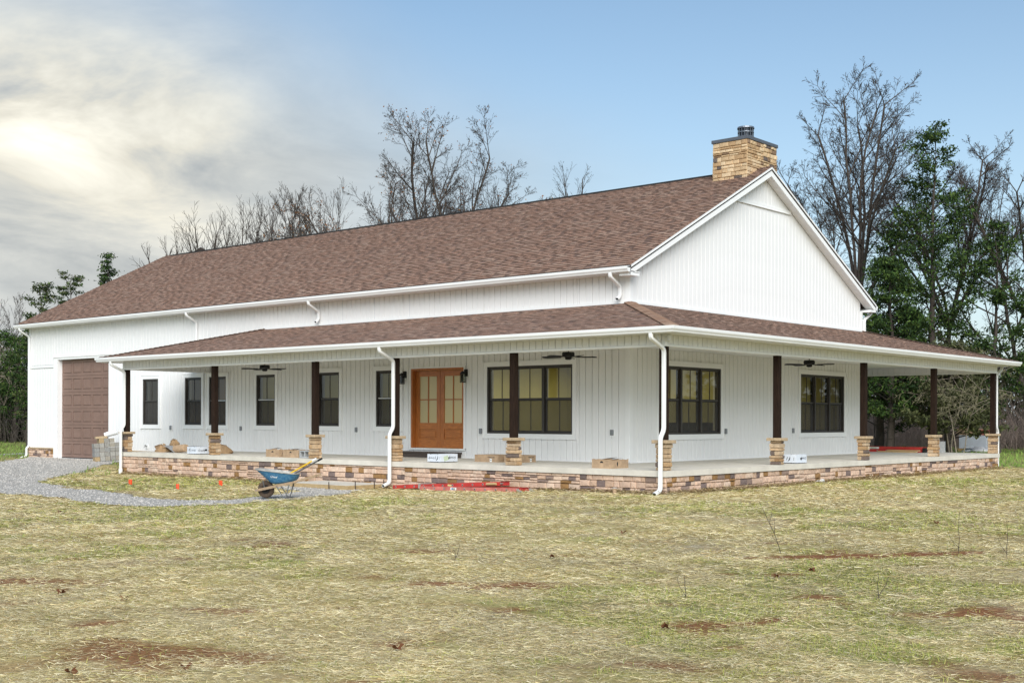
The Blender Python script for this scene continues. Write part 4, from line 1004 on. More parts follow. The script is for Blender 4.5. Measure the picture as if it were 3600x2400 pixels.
def brownbox(x0, x1, y0, y1, h, label, holes=True, lid=False, words=None, ragged=True):
    t = empty('cardboard_box', ((x0 + x1) / 2, (y0 + y1) / 2, 0), label=label, cat='box', group='brown cardboard boxes on the porch floor')
    rr = random.Random(label); th = .008
    def wall(a, b, name='box_wall'):
        a, b = Vector(a), Vector(b); L = (b - a).length; d = (b - a).normalized(); nrm = Vector((d.y, -d.x, 0)); m = MB()
        n = 9; top = [h + (rr.uniform(-.022, .012) if ragged else 0) for _ in range(n + 1)]
        for k in range(n):
            p, q = a + d * L * k / n, a + d * L * (k + 1) / n; z0 = .0
            for off in (0, -th):
                m.poly([(p + nrm * off) + Vector((0, 0, z0)), (q + nrm * off) + Vector((0, 0, z0)), (q + nrm * off) + Vector((0, 0, top[k + 1])), (p + nrm * off) + Vector((0, 0, top[k]))])
            m.poly([p + Vector((0, 0, top[k])), q + Vector((0, 0, top[k + 1])), q - nrm * th + Vector((0, 0, top[k + 1])), p - nrm * th + Vector((0, 0, top[k]))])
        m.obj(name, M_card, t)
    wall((x0, y0, 0), (x1, y0, 0)); wall((x1, y0, 0), (x1, y1, 0)); wall((x1, y1, 0), (x0, y1, 0)); wall((x0, y1, 0), (x0, y0, 0))
    m = MB(); m.box(x0 + .01, x1 - .01, y0 + .01, y1 - .01, .004, .01); m.obj('box_floor', M_card_in, t)
    if lid:
        m = MB(); m.box(x0, x1, y0, (y0 + y1) / 2 - .003, h + .001, h + .005); m.box(x0, x1, (y0 + y1) / 2 + .003, y1, h + .001, h + .005); m.obj('box_flap', M_card, t)
    if holes:
        M = face_m(((x0 + x1) / 2, y0 - .001, h * .62), (1, 0, 0)); flat('hand_hole', [(.045 * math.cos(a), .038 * math.sin(a)) for a in [math.pi * k / 8 for k in range(9)]], M_dark, t, M)
        M = face_m((x1 + .001, y0 + (y1 - y0) * .35, h * .5), (0, 1, 0)); flat('hand_hole', [(.02 * math.cos(a), .05 * math.sin(a)) for a in [2 * math.pi * k / 10 for k in range(10)]], M_dark, t, M)
        for q in range(3):
            a = rr.uniform(x0, x1 - .2); m = MB(); zz = h - rr.uniform(.0, .03); m.faces([(a, y0 + .03, zz), (a + .2, y0 + .06, zz + .03), (a + .18, y1 - .1, zz + .045), (a - .02, y1 - .12, zz + .01), (a, y0 + .03, zz - .006), (a + .2, y0 + .06, zz + .024)], [(0, 1, 2, 3), (0, 4, 5, 1)]); m.obj('torn_flap', M_card_in, t)
    if words:
        M = face_m((x1 - .22, y0 - .001, h * .68), (1, 0, 0)) if words[1] == 'f' else face_m((x1 + .001, y1 - .17, h * .72), (0, 1, 0))
        text_mesh(words[0], .052, 'printed_word', M_ink, t, M)
        flat('paper_label', [(-.045, -.105), (.02, -.105), (.02, -.03), (-.045, -.03)], M_label, t, M)
        for dx in (-.033, -.008): flat('printed_mark', [(dx, -.075), (dx + .014, -.075), (dx + .014, -.055), (dx, -.055)], M_ink, t, M @ Matrix.Translation((0, 0, .001)))
    return t
brownbox(-9.67, -9.12, -2.96, -2.6, .20, 'left of the two open cardboard boxes with hand holes at the porch edge')
brownbox(-8.97, -8.33, -2.96, -2.58, .20, 'open cardboard box with a hand hole next to the upright concrete block')
brownbox(-3.25, -2.5, -1.76, -1.15, .165, 'long closed cardboard box left of the pillar before the triple window', holes=False, lid=True, words=('HMC2185', 'f'), ragged=False)
brownbox(-2.35, -1.97, -1.72, -1.02, .165, 'closed cardboard box right of and behind the pillar before the triple window', holes=False, lid=True, words=('HMC2185', 'g'), ragged=False)
brownbox(1.14, 1.64, -2.92, -2.32, .185, 'torn open cardboard box on the porch nearest the house corner')

# loose concrete block, cores towards the yard
def cmu(label, group=None, L=.39, Wd=.19, H=.19, col=(.40, .41, .41), solid=False):
    t = empty('concrete_block', label=label, cat='concrete block', group=group); m = MB(); m.tint = col
    w = .032; l2, w2 = L / 2, Wd / 2
    if solid: m.box(-l2, l2, -w2, w2, 0, H)
    else:
        m.box(-l2, l2, -w2, -w2 + w, 0, H); m.box(-l2, l2, w2 - w, w2, 0, H)
        for a in (-l2, -w / 2, l2 - w): m.box(a, a + w, -w2 + w, w2 - w, 0, H)
    m.obj('block_body', M_cmu, t); return t
b_ = cmu('single grey concrete block on its side showing both cores, against the third pillar'); place(b_, (-8.06, -2.80, .095), 0)
b_.matrix_basis = WM[b_.name] = Matrix.Translation((-8.07, -2.98, .10)) @ Matrix.Rotation(math.pi / 2, 4, 'X') @ Matrix.Translation((0, 0, -.19))
b_ = cmu('upright grey concrete block standing behind the second pillar from the far end', L=.20, Wd=.19, H=.40, solid=True); place(b_, (1.35, 15.05, -.05), .3)

# stack of concrete blocks by the garage door
th = R(71); rd = Vector((math.cos(th), math.sin(th), 0)); ld = Vector((-math.sin(th), math.cos(th), 0)); B0 = Vector((-21.15, -1.20, -.60))
Mt = Matrix.Translation(B0) @ Matrix.Rotation(R(-4), 4, FW) @ Matrix.Rotation(th, 4, 'Z')
SG = 'stacked concrete blocks beside the garage door'
names_row = ['bottom', 'second', 'third', 'fourth', 'fifth', 'top']; names_col = ['leftmost', 'second', 'third', 'fourth', 'rightmost']
bh = .152; bw = .172
CM = [(.36, .35, .32), (.29, .28, .255), (.33, .30, .25), (.27, .27, .26), (.40, .29, .16)]
CW_ = ['light grey', 'mid grey', 'warm grey', 'bluish grey', 'sand-stained']
for r in range(6):
    offx = rnd.uniform(-.01, .012)
    for c in range(5):
        if r == 5 and c in (0, 4): continue
        ci = rnd.randrange(4)
        if (r, c) in ((1, 0), (5, 1)): ci = 4
        lab = f'{CW_[ci]} concrete block, {names_col[c]} in the {names_row[r]} row of the stack'
        if r == 5: lab = f'{CW_[ci]} concrete block, {["", "left", "middle", "right"][c]} one in the top row of the stack'
        t = cmu(lab, SG, L=bw - .012, Wd=.39, H=bh - .008, col=CM[ci])
        M = Mt @ Matrix.Translation((bw * (c + .5) + offx + rnd.uniform(-.004, .004), .195 + rnd.uniform(-.012, .012), bh * r)); t.matrix_basis = M; WM[t.name] = M
        # rotate so that the long axis runs back from the face
t = cmu('tan half-height concrete block lying on top of the stack at left', SG, L=.38, Wd=.19, H=.075, col=(.48, .36, .22), solid=True)
M = Mt @ Matrix.Translation((.27, .10, bh * 6)); t.matrix_basis = M; WM[t.name] = M
m = MB(); m.lathe([(.0, 0), (.085, 0), (.10, .32), (.10, .40), (.108, .40), (.108, .42), (.085, .42), (0, .42)], (0, 0, 0), 18)
o = m.obj('bucket', M_pvc, None, label='white plastic bucket lying on its side on the block stack', cat='bucket')
o.matrix_basis = Mt @ Matrix.Translation((.42, .22, bh * 6 + .10)) @ Matrix.Rotation(R(75), 4, 'Y') @ Matrix.Rotation(.3, 4, 'X')

# crumpled brown paper and a rolled sheet
def crumple(name, c, sx, sy, sz, m_, label, cat, seed, rough=.75):
    r_ = np.random.RandomState(seed); nu, nv = 15, 6; V = []
    for j in range(nv + 1):
        ph = math.pi / 2 * j / nv
        for i in range(nu):
            a = 2 * math.pi * i / nu; q = 1 + rough * (r_.rand() - .5) + .18 * math.sin(3 * a + seed)
            V.append((c[0] + sx * math.cos(a) * math.cos(ph) * q, c[1] + sy * math.sin(a) * math.cos(ph) * q, c[2] + sz * math.sin(ph) * (1 + rough * (r_.rand() - .5))))
    F = [(j * nu + i, j * nu + (i + 1) % nu, (j + 1) * nu + (i + 1) % nu, (j + 1) * nu + i) for j in range(nv) for i in range(nu)]
    me = np_mesh(name, V, F, mats=[m_]); o = bpy.data.objects.new(name, me); link(o); return tag(o, label, cat)
crumple('paper_heap', (-15.55, -2.25, 0), .30, .22, .20, M_paper, 'crumpled brown paper heap on the porch near the left end', 'paper', 3)
crumple('paper_wad', (-15.25, -2.05, .17), .16, .13, .19, M_paper, 'small twisted wad of brown paper on top of the heap', 'paper', 5, .7)
m = MB()
pts = [(-15.22 + .02 * k, 0) for k in range(2)]
n = 10
for k in range(n):
    a0, a1 = -.3 + .16 * k, -.3 + .16 * (k + 1)
    def Pq(t): return (-15.3 + .62 * t, .20 * math.cos(t * 1.45) * (1 if t > 0 else 1))
    t0, t1 = k / n, (k + 1) / n; (xa, za), (xb, zb_) = Pq(t0), Pq(t1)
    m.faces([(xa, -2.48, za), (xb, -2.48, max(zb_, .005)), (xb, -2.1, max(zb_, .005)), (xa, -2.1, za)], [(0, 1, 2, 3)])
m.obj('underlay_sheet', M_greyfab, None, label='grey sheet draped down from the brown paper heap', cat='sheet')
m = MB(); m.lathe([(.0, 0), (.10, .0), (.11, .04), (.115, .5), (.10, .55), (0, .55)], (0, 0, 0), 16)
o = m.obj('cardboard_roll', M_card, None, label='brown cardboard roll lying between the paper heap and white carton', cat='roll'); o.matrix_basis = Matrix.Translation((-14.75, -2.35, .11)) @ Matrix.Rotation(R(86), 4, 'Y')
crumple('cardboard_scrap', (-13.15, -1.9, 0), .55, .25, .25, M_paper, 'flattened brown cardboard scraps behind the left white carton', 'cardboard', 9, .3)

# dark timber step at the door
st = empty('door_step', (-6.4, -.3, 0), label='low dark weathered timber step under the front double door', cat='step')
for (x0, x1, y0, y1, z0, z1) in ((-7.45, -5.28, -.42, -.235, .105, .15), (-7.45, -5.28, -.228, -.045, .105, .15)):
    m = MB(); m.box(x0, x1, y0, y1, z0, z1); m.obj('tread', M_stepwood, st, bevel=.006)
m = MB(); m.box(-7.42, -5.31, -.40, -.36, 0.001, .104); m.obj('riser', M_stepwood, st, bevel=.004)
for x in (-7.42, -5.35):
    m = MB(); m.box(x, x + .04, -.36, -.05, 0.001, .104); m.obj('side_board', M_stepwood, st)

# formed concrete landing with boards and steel stakes
fm = empty('concrete_landing', (-6.1, -3.7, -.66), label='fresh concrete landing still in its timber forms below the front door', cat='concrete step')
m = MB(); m.box(-7.15, -4.98, -4.24, -3.07, -.80, -.535); m.obj('concrete_pad', M_conc, fm)
for (x0, x1, y0, y1) in ((-7.22, -4.92, -4.285, -4.245), (-4.975, -4.935, -4.24, -3.07), (-7.195, -7.155, -4.24, -3.07)):
    m = MB(); m.box(x0, x1, y0, y1, -.80, -.545); m.obj('form_board', M_formwood, fm)
for x, y, hgt in ((-6.85, -4.31, .07), (-5.55, -4.31, .06), (-4.915, -4.05, .08), (-4.915, -3.45, .07), (-4.915, -3.15, .09)):
    m = MB(); m.tube([(x, y, -.85), (x - .01, y, -.53 + hgt)], .011, 6); m.obj('stake', M_rebar, fm)

# ladders
def ladder(x0, x1, yn, yf, z0, z1, label, m_near, m_, feet=True, rail=.085, k0=.16):
    """lying flat; x0..x1, near rail at yn, far rail at yf, undersides at z0 and z1"""
    t = empty('extension_ladder', ((x0 + x1) / 2, (yn + yf) / 2, z0), label=label, cat='ladder')
    L = x1 - x0
    for y, mm, sg in ((yn, m_near, -1), (yf, m_, 1)):
        m = MB(); P = []
        for x, zz in ((x0, z0), (x1, z1)):
            P += [(x, y + sg * .0, zz), (x, y - sg * .028, zz), (x, y - sg * .028, zz + .008), (x, y - sg * .006, zz + .008), (x, y - sg * .006, zz + rail - .008), (x, y - sg * .028, zz + rail - .008), (x, y - sg * .028, zz + rail), (x, y, zz + rail)]
        m.faces(P, [(i, (i + 1) % 8, 8 + (i + 1) % 8, 8 + i) for i in range(8)] + [tuple(range(8)), tuple(range(8, 16))[::-1]]); m.obj('rail', mm, t)
    x = x0 + k0
    while x < x1 - .06:
        zz = z0 + (z1 - z0) * (x - x0) / L + rail / 2; m = MB(); m.tube([(x, yn - .002, zz), (x, yf + .002, zz)], .017, 8, cap=False); o = m.obj('rung', M_alu, t)
        m = MB(); m.tube([(x, yn - .006, zz), (x, yn - .0005, zz)], .024, 10); m.obj('rung_collar', M_alu, o)
        m = MB(); m.tube([(x, yn - .0075, zz), (x, yn - .002, zz)], .013, 8); m.obj('rung_hole', M_dark, o)
        x += .305
    if feet:
        for y in (yn, yf):
            m = MB(); m.faces([(x1 - .03, y - .012, z1 + .07), (x1 + .06, y - .012, z1 + .045), (x1 + .20, y - .012, z1 - .01), (x1 + .17, y - .012, z1 - .035), (x1 + .02, y - .012, z1 - .01), (x1 - .03, y + .02, z1 + .07), (x1 + .06, y + .02, z1 + .045), (x1 + .20, y + .02, z1 - .01), (x1 + .17, y + .02, z1 - .035), (x1 + .02, y + .02, z1 - .01)],
                        [(0, 1, 2, 3, 4), (5, 9, 8, 7, 6), (0, 5, 6, 1), (1, 6, 7, 2), (2, 7, 8, 3), (3, 8, 9, 4), (4, 9, 5, 0)]); m.obj('ladder_foot', M_alu, t)
    return t
la = ladder(-3.05, -.15, -3.80, -3.40, -.585, -.515, 'faded red ladder section with grey feet, the nearer one lying by the skirt', M_redold, M_red)
flat('paper_label', [(-.09, -.028), (.09, -.028), (.09, .028), (-.09, .028)], M_label, la, face_m((-2.0, -3.8025, -.517), (1, 0, 0))); flat('printed_mark', [(.03 * math.cos(a) - .03, .02 * math.sin(a)) for a in [2 * math.pi * k / 10 for k in range(10)]], M_blue, la, face_m((-2.0, -3.8035, -.517), (1, 0, 0)))
lb = ladder(-4.29, -.95, -3.45, -3.13, -.620, -.425, 'bright red ladder section resting on the faded one against the stone skirt', M_red, M_red, feet=False, k0=.1)
flat('paper_label', [(-.06, -.02), (.06, -.02), (.06, .02), (-.06, .02)], mat('yellow_label', (.72, .58, .25), .6, nscale=20, namt=.3), lb, face_m((-2.45, -3.453, -.470), (1, 0, 0)))
m = MB(); m.box(-3.42, -3.36, -3.48, -3.10, -.575, -.46); m.obj('rail_bracket', M_alu, lb); m = MB(); m.tube([(-1.30, -3.49, -.40), (-1.02, -3.49, -.385)], .028, 10); m.obj('roller', M_lumber, lb)
lc = ladder(-.95, 1.05, 14.35, 14.70, .0, .0, 'red extension ladder lying on the far end of the side porch', M_red, M_red, feet=False, rail=.08)
m = MB(); m.box(-.95, 1.0, 14.34, 14.36, .088, .165); m.box(-.95, 1.0, 14.68, 14.70, .088, .165); m.obj('upper_rail', M_red, lc)
m = MB(); m.box(1.02, 1.15, 14.30, 14.42, .0, .15); m.obj('rubber_boot', M_black, lc, bevel=.02)
flat('paper_label', [(-.2, -.03), (.2, -.03), (.2, .03), (-.2, .03)], M_label, lc, face_m((-.62, 14.338, .125), (1, 0, 0))); flat('printed_mark', [(-.15, -.018), (.12, -.018), (.12, .018), (-.15, .018)], M_green_label, lc, face_m((-.62, 14.336, .125), (1, 0, 0)))
for i, (x0, x1, y, zz, lab) in enumerate(((-.35, .55, 14.10, 0, 'short pine board lying lowest in front of the far red ladder'), (-.05, 1.0, 14.16, .042, 'longest pine board resting on top before the far red ladder'), (.2, .98, 14.0, 0, 'narrow pine offcut lying nearest the camera by the far red ladder'))):
    m = MB(); m.box(x0, x1, y - .045, y + .045, zz, zz + .038); m.obj('pine_board', M_lumber, None, label=lab, cat='board')

# wheelbarrow (s along the handles, t across, z up)
WB = empty('wheelbarrow', (-3.52, -7.72, -.60), R(39), label='blue steel wheelbarrow with chipped paint and wooden handles on the gravel', cat='wheelbarrow')
WBM = WM['wheelbarrow']
def wb(mb, name, mats, parent=WB, **k): 
    mb.v = [tuple(WBM @ Vector(p)) for p in mb.v]; return mb.obj(name, mats, parent, **k)
m = MB(); R0, r0 = .125, .048; nu, nv = 28, 10
for i in range(nu):
    for j in range(nv):
        a, b = 2 * math.pi * i / nu, 2 * math.pi * j / nv; rr_ = R0 + r0 * math.cos(b); m.v.append((rr_ * math.cos(a), .045 * math.sin(b), .172 + rr_ * math.sin(a)))
m.f = [[i * nv + j, i * nv + (j + 1) % nv, ((i + 1) % nu) * nv + (j + 1) % nv, ((i + 1) % nu) * nv + j] for i in range(nu) for j in range(nv)]; m.t = [(1, 1, 1)] * len(m.f); m.m = [0] * len(m.f)
wheel = wb(m, 'wheel', M_rubber, smooth=True)
m = MB(); m.tube([(0, -.03, .172), (0, .03, .172)], .085, 18); m.tube([(0, -.06, .172), (0, .06, .172)], .03, 10); wb(m, 'wheel_hub', M_black, wheel)
# tray: lofted rounded rings from rim to floor, outside and inside skin
def ring(s0, s1, w, z0, z1, n=28, p=3.2):
    out = []
    for k in range(n):
        a = 2 * math.pi * k / n; c, s = math.cos(a), math.sin(a); c = math.copysign(abs(c) ** (2 / p), c); s = math.copysign(abs(s) ** (2 / p), s)
        u = (s0 + s1) / 2 + (s1 - s0) / 2 * c; out.append((u, w / 2 * s, z0 + (z1 - z0) * (u - s0) / (s1 - s0)))
    return out
lv = [(-.20, .68, .66, .590, .490), (-.13, .67, .60, .53, .455), (-.02, .65, .52, .43, .40), (.08, .60, .44, .335, .345), (.16, .52, .36, .285, .315)]
m = MB(); n = 28; V = []
for a in lv: V += ring(*a)
V += [(.34, 0, .298)]
F = [(l * n + k, l * n + (k + 1) % n, (l + 1) * n + (k + 1) % n, (l + 1) * n + k) for l in range(4) for k in range(n)] + [(4 * n + k, 4 * n + (k + 1) % n, 5 * n) for k in range(n)]
m.faces(V, F); tray = wb(m, 'tray', M_blue, smooth=True)
m = MB(); m.faces([(x, y * .985, z_ + .006) for x, y, z_ in V], F); wb(m, 'tray_lining', M_rim, tray, smooth=True)
m = MB(); rg = ring(-.20, .68, .66, .592, .492); m.tube([*rg, rg[0]], .011, 6); wb(m, 'rolled_rim', M_rim, tray)
Mx = WBM @ face_m((.22, -.292, .44), (1, 0, 0), (0, -.28, .96), rot=-.13)
text_mesh('Used', .065, 'painted_word', M_trim, tray, Mx, shear=.25)
for s_ in (-1, 1):
    m = MB(); m.bar((-.20, s_ * .10, .150), (.55, s_ * .22, .315), .036, .050); m.bar((.55, s_ * .22, .315), (1.08, s_ * .27, .47), .034, .040); wb(m, 'handle', M_oldwood)
    m = MB(); m.tube([(.52, s_ * .21, .30), (.45, s_ * .22, .012), (.60, s_ * .2, .0)], .012, 6); m.tube([(.25, s_ * .19, .25), (.40, s_ * .21, .02), (.46, s_ * .22, .01)], .010, 6); wb(m, 'leg', M_steel)
    m = MB(); m.bar((.0, s_ * .08, .155), (-.03, s_ * .16, .36), .022, .006, (0, 1, 0)); wb(m, 'tray_brace', M_steel)
m = MB(); m.tube([(.45, -.22, .012), (.45, .22, .012)], .010, 6); wb(m, 'leg_crossbar', M_steel)
m = MB(); m.bar((-.17, -.13, .155), (-.17, .13, .155), .03, .012); m.tube([(0, -.11, .172), (0, .11, .172)], .010, 6); wb(m, 'axle', M_steel)
def tool(name, a, b, m_, label, head=True):
    m = MB(); a_, b_2 = WBM @ Vector(a), WBM @ Vector(b); m.tube([a_, b_2], .017, 8)
    t = empty(name, tuple(a_), label=label, cat='tool'); m.obj('handle', m_, t); m = MB(); d = (b_2 - a_).normalized(); m.tube([b_2 - d * .09, b_2 + d * .01], .021, 8); m.obj('grip', M_label if m_ is M_yellow else M_black, t)
    m = MB(); h0 = a_ - d * .02; sx = WBM.to_3x3() @ Vector((0, 1, 0)); m.faces([h0 + sx * .05, h0 - sx * .05, h0 - sx * .11 - d * .10, h0 - sx * .09 - d * .24, h0 - d * .28, h0 + sx * .09 - d * .24, h0 + sx * .11 - d * .10], [(0, 1, 2, 3, 4, 5, 6)]); m.obj('blade', M_steel, t)
tool('shovel', (.36, -.02, .42), (1.03, -.05, .80), M_yellow, 'yellow-handled shovel lying in the wheelbarrow tray')
tool('shovel', (.40, .10, .40), (1.13, .03, .80), M_greyh, 'grey-handled shovel beside the yellow one in the wheelbarrow')

# marker flags
FG = 'orange marker flags in the straw'
for (x, y, lab, a) in ((-10.0, -6.85, 'orange marker flag nearest the left end of the porch', .5), (-7.55, -7.15, 'orange marker flag nearest the gravel path, middle one', .9), (-8.15, -5.55, 'orange marker flag nearest the wheelbarrow and stone skirt', .2)):
    g = float(gz(x, y)); t = empty('marker_flag', (x, y, g), label=lab, cat='flag', group=FG)
    m = MB(); m.tube([(x, y, g - .05), (x, y, g + .17)], .003, 5); m.obj('wire', M_steel, t)
    m = MB(); ux, uy = math.cos(a + .6), math.sin(a + .6); P = []
    for i in range(4):
        q = i / 3 * .085; wv = .014 * math.sin(i * 2.2); P += [(x + ux * q - uy * wv, y + uy * q + ux * wv, g + .17), (x + ux * q - uy * wv * 1.5, y + uy * q + ux * wv * 1.5, g + .075 - .012 * i)]
    for i in range(3): m.faces([P[2 * i], P[2 * i + 2], P[2 * i + 3], P[2 * i + 1]], [(0, 1, 2, 3)])
    m.obj('flag', M_orange, t)
# cup, drain stub, post, pallet
g = float(gz(2.1, -3.45)); m = MB(); m.lathe([(0, 0), (.035, 0), (.045, .11), (.047, .12)], (2.12, -3.46, g), 14); cup = m.obj('paper_cup', M_card, None, label='small tan paper cup standing in the straw near the corner downspout', cat='cup'); m = MB(); m.lathe([(0, .121), (.048, .121), (.05, .128), (0, .132)], (2.12, -3.46, g), 14); m.obj('cup_lid', M_pvc, cup)
m = MB(); m.tube([(2.98, 3.25, -.75), (2.98, 3.25, -.50), (3.14, 3.25, -.44), (3.24, 3.25, -.44)], .055, 14, cap=False); m.tube([(3.19, 3.25, -.44), (3.25, 3.25, -.44)], .07, 14); m.obj('drain_pipe', M_pvc, None, label='white plastic drain pipe stub sticking out below the side porch', cat='pipe')
PB = (-62, 16.2); g = float(gz(*PB)); m = MB(); m.box(PB[0] - .07, PB[0] + .07, PB[1] - .07, PB[1] + .07, g - .2, g + 1.1); fp = m.obj('fence_post', M_rebar, None, label='short dark post with a pale top before the left woods', cat='post'); m = MB(); m.box(PB[0] - .075, PB[0] + .075, PB[1] - .075, PB[1] + .075, g + 1.1, g + 1.45); m.obj('post_top', M_pvc, fp)
pl = empty('pallet_load', (-6.2, 38.2, -.52), label='white wrapped pallet load on the grass beyond the far porch corner', cat='pallet')
m = MB()
for k in range(5): m.box(-6.95 + k * .32, -6.72 + k * .32, 37.7, 38.7, -.40, -.375)
for y in (37.72, 38.2, 38.64): m.box(-6.95, -5.44, y, y + .06, -.55, -.40)
m.obj('pallet', M_lumber, pl); m = MB(); m.box(-6.88, -5.5, 37.75, 38.6, -.374, .30); m.obj('wrapped_carton', M_carton, pl, bevel=.02)
m = MB(); m.box(-6.98, -5.9, 37.7, 38.4, .301, .62); o = m.obj('cardboard_box', M_card, None, label='long ragged cardboard box on the far white pallet load', cat='box')
m = MB(); m.box(-5.85, -5.45, 37.8, 38.4, .301, .56); m.obj('cardboard_box', M_redold, None, label='smaller reddish carton beside the ragged one on the pallet', cat='box')
crumple('plastic_sheet', (-5.6, 37.1, -.55), .9, .3, .22, M_pvc, 'crumpled pale plastic sheet on the grass before the pallet', 'sheet', 12)

# ================================================================ TREES
def tubes(S, n=3):
    """S: array (m,8) of p0 p1 r0 r1 -> verts, quads"""
    S = np.asarray(S, dtype=float); p0, p1, r0, r1 = S[:, 0:3], S[:, 3:6], S[:, 6], S[:, 7]
    d = p1 - p0; d /= np.linalg.norm(d, axis=1)[:, None] + 1e-9
    ref = np.where(np.abs(d[:, 2:3]) < .9, np.array([[0, 0, 1.]]), np.array([[1., 0, 0]])); sx = np.cross(d, ref); sx /= np.linalg.norm(sx, axis=1)[:, None]; sy = np.cross(sx, d)
    V = np.empty((len(S), 2 * n, 3))
    for k in range(n):
        a = 2 * math.pi * k / n; o = sx * math.cos(a) + sy * math.sin(a); V[:, k] = p0 + o * r0[:, None]; V[:, n + k] = p1 + o * r1[:, None]
    b = np.arange(len(S))[:, None] * 2 * n
    F = np.concatenate([b + np.array([[k, (k + 1) % n, n + (k + 1) % n, n + k]]) for k in range(n)], 0)
    return V.reshape(-1, 3), F
def blades(S, r_):
    p0, p1, r0, r1 = S[:, 0:3], S[:, 3:6], S[:, 6:7], S[:, 7:8]; d = p1 - p0; sx = np.cross(d, r_.normal(0, 1, d.shape)); sx /= np.linalg.norm(sx, axis=1)[:, None] + 1e-9
    V = np.stack([p0 - sx * r0, p0 + sx * r0, p1 + sx * r1, p1 - sx * r1], 1).reshape(-1, 3); return V, np.arange(len(V)).reshape(-1, 4)
def nrm(v):
    l = math.sqrt(v[0] ** 2 + v[1] ** 2 + v[2] ** 2) + 1e-9; return (v[0] / l, v[1] / l, v[2] / l)
def branchdir(rg, d, ang):
    r_ = (rg.uniform(-1, 1), rg.uniform(-1, 1), rg.uniform(-1, 1)); dt = r_[0] * d[0] + r_[1] * d[1] + r_[2] * d[2]
    o = nrm((r_[0] - d[0] * dt, r_[1] - d[1] * dt, r_[2] - d[2] * dt)); c, s = math.cos(ang), math.sin(ang); return (d[0] * c + o[0] * s, d[1] * c + o[1] * s, d[2] * c + o[2] * s)
def grow(rg, out, p, d, L, r, lev, maxlev, cfg):
    n = max(3 if lev < 3 else 2, int(L / cfg['seg'][lev])); step = L / n; kids = cfg['kids'][lev] if lev < maxlev else 0; acc = rg.random() * .6
    start = cfg['start'][min(lev, len(cfg['start']) - 1)]
    for i in range(n):
        w = cfg['wob']; d = nrm((d[0] + rg.gauss(0, w), d[1] + rg.gauss(0, w), d[2] + rg.gauss(0, w) * .7 + cfg['trop'][min(lev, 3)]))
        q = (p[0] + d[0] * step, p[1] + d[1] * step, p[2] + d[2] * step); r1 = max(r * (1 - .72 / n), cfg['rmin']); out.append((*p, *q, r, r1, lev)); p, r = q, r1
        t = (i + 1) / n
        if kids and t > start:
            acc += kids / (n * (1 - start))
            while acc >= 1:
                acc -= 1; cl = L * rg.uniform(*cfg['clen']) * (1.12 - .55 * t) if lev > 0 else L * rg.uniform(*cfg['clen0']) * (1.25 - .75 * t)
                cr = max(r * rg.uniform(.45, .7), cfg['rmin']); grow(rg, out, p, branchdir(rg, d, R(rg.uniform(*cfg['ang']))), cl, cr, lev + 1, maxlev, cfg)
    return p, d, r
BASE = dict(seg=[.9, .75, .55, .42, .34], kids=[11, 8, 6, 5, 0], start=[.25, .2, .15, .1], wob=.09, trop=[.05, .07, .05, .03], clen=(.34, .58), clen0=(.38, .6), ang=(24, 52), rmin=.0085)
def make_tree(name, loc, H, seed, label, group, lean=(0, 0), split=None, maxlev=4, r=.2, leaves=0, leafcol=None, mtrunk=None, mtwig=None, cat='tree', stems=1, **kw):
    cfg = dict(BASE); cfg.update(kw); rg = random.Random(seed); segs = []; x, y = loc; z0 = float(gz(x, y)) - .15
    for sI in range(stems):
        px_, py_ = (x + rg.uniform(-.5, .5) * (stems > 1), y + rg.uniform(-.5, .5) * (stems > 1)); d = nrm((lean[0] + rg.uniform(-.1, .1) * (stems > 1) * 2, lean[1], 1))
        if split:
            hs, nL, sa = split; n = 6; p = (px_, py_, z0)
            for i in range(n):
                q = (p[0] + d[0] * hs / n + rg.gauss(0, .04), p[1] + d[1] * hs / n, p[2] + hs / n); segs.append((*p, *q, r * (1 - .04 * i), r * (1 - .04 * (i + 1)), 0)); p = q
            for k in range(nL):
                a = 2 * math.pi * (k + rg.uniform(-.25, .25)) / nL; sp = R(rg.uniform(*sa)); dd = nrm((math.cos(a) * math.sin(sp), math.sin(a) * math.sin(sp), math.cos(sp)))
                grow(rg, segs, p, dd, (H - hs) * rg.uniform(.90, 1.02) * (1 - .34 * (sp - R(sa[0])) / R(sa[1] - sa[0])), r * rg.uniform(.5, .68), 0, maxlev - 1, cfg)
        else: grow(rg, segs, (px_, py_, z0), d, H * rg.uniform(.92, 1), r * (1 if stems == 1 else .6), 0, maxlev, cfg)
    S = np.array(segs); t = empty(name, (x, y, z0), label=label, cat=cat, group=group)
    big_ = S[:, 8] < 1.5; 
    V, F = tubes(S[big_][:, :8], 5); o = bpy.data.objects.new('trunk', np_mesh('trunk', V, F, mats=[mtrunk or M_bark], smooth=True)); link(o, t)
    fine = S[:, 8] > 2.5; V, F = tubes(S[~big_ & ~fine][:, :8], 3); V2, F2 = blades(S[fine][:, :8], np.random.RandomState(seed))
    o = bpy.data.objects.new('crown', np_mesh('crown', np.concatenate([V, V2]), np.concatenate([F, F2 + len(V)]), mats=[mtwig or M_twig])); link(o, t)
    if leaves:
        rs_ = np.random.RandomState(seed); tw = S[S[:, 8] >= 2]; w = 1 / (1 + np.exp((tw[:, 2] - z0 - H * .52) / (H * .10))) + .05; w *= (fbm(tw[:, 0] + 50, tw[:, 2], 1.6, 2) > .45) * 1.0 + .05
        k = rs_.choice(len(tw), leaves, p=w / w.sum()); c = tw[k, 3:6] + rs_.normal(0, .13, (leaves, 3)); cards(c, .045, .095, leafcol, rs_, t, 'foliage')
    return t
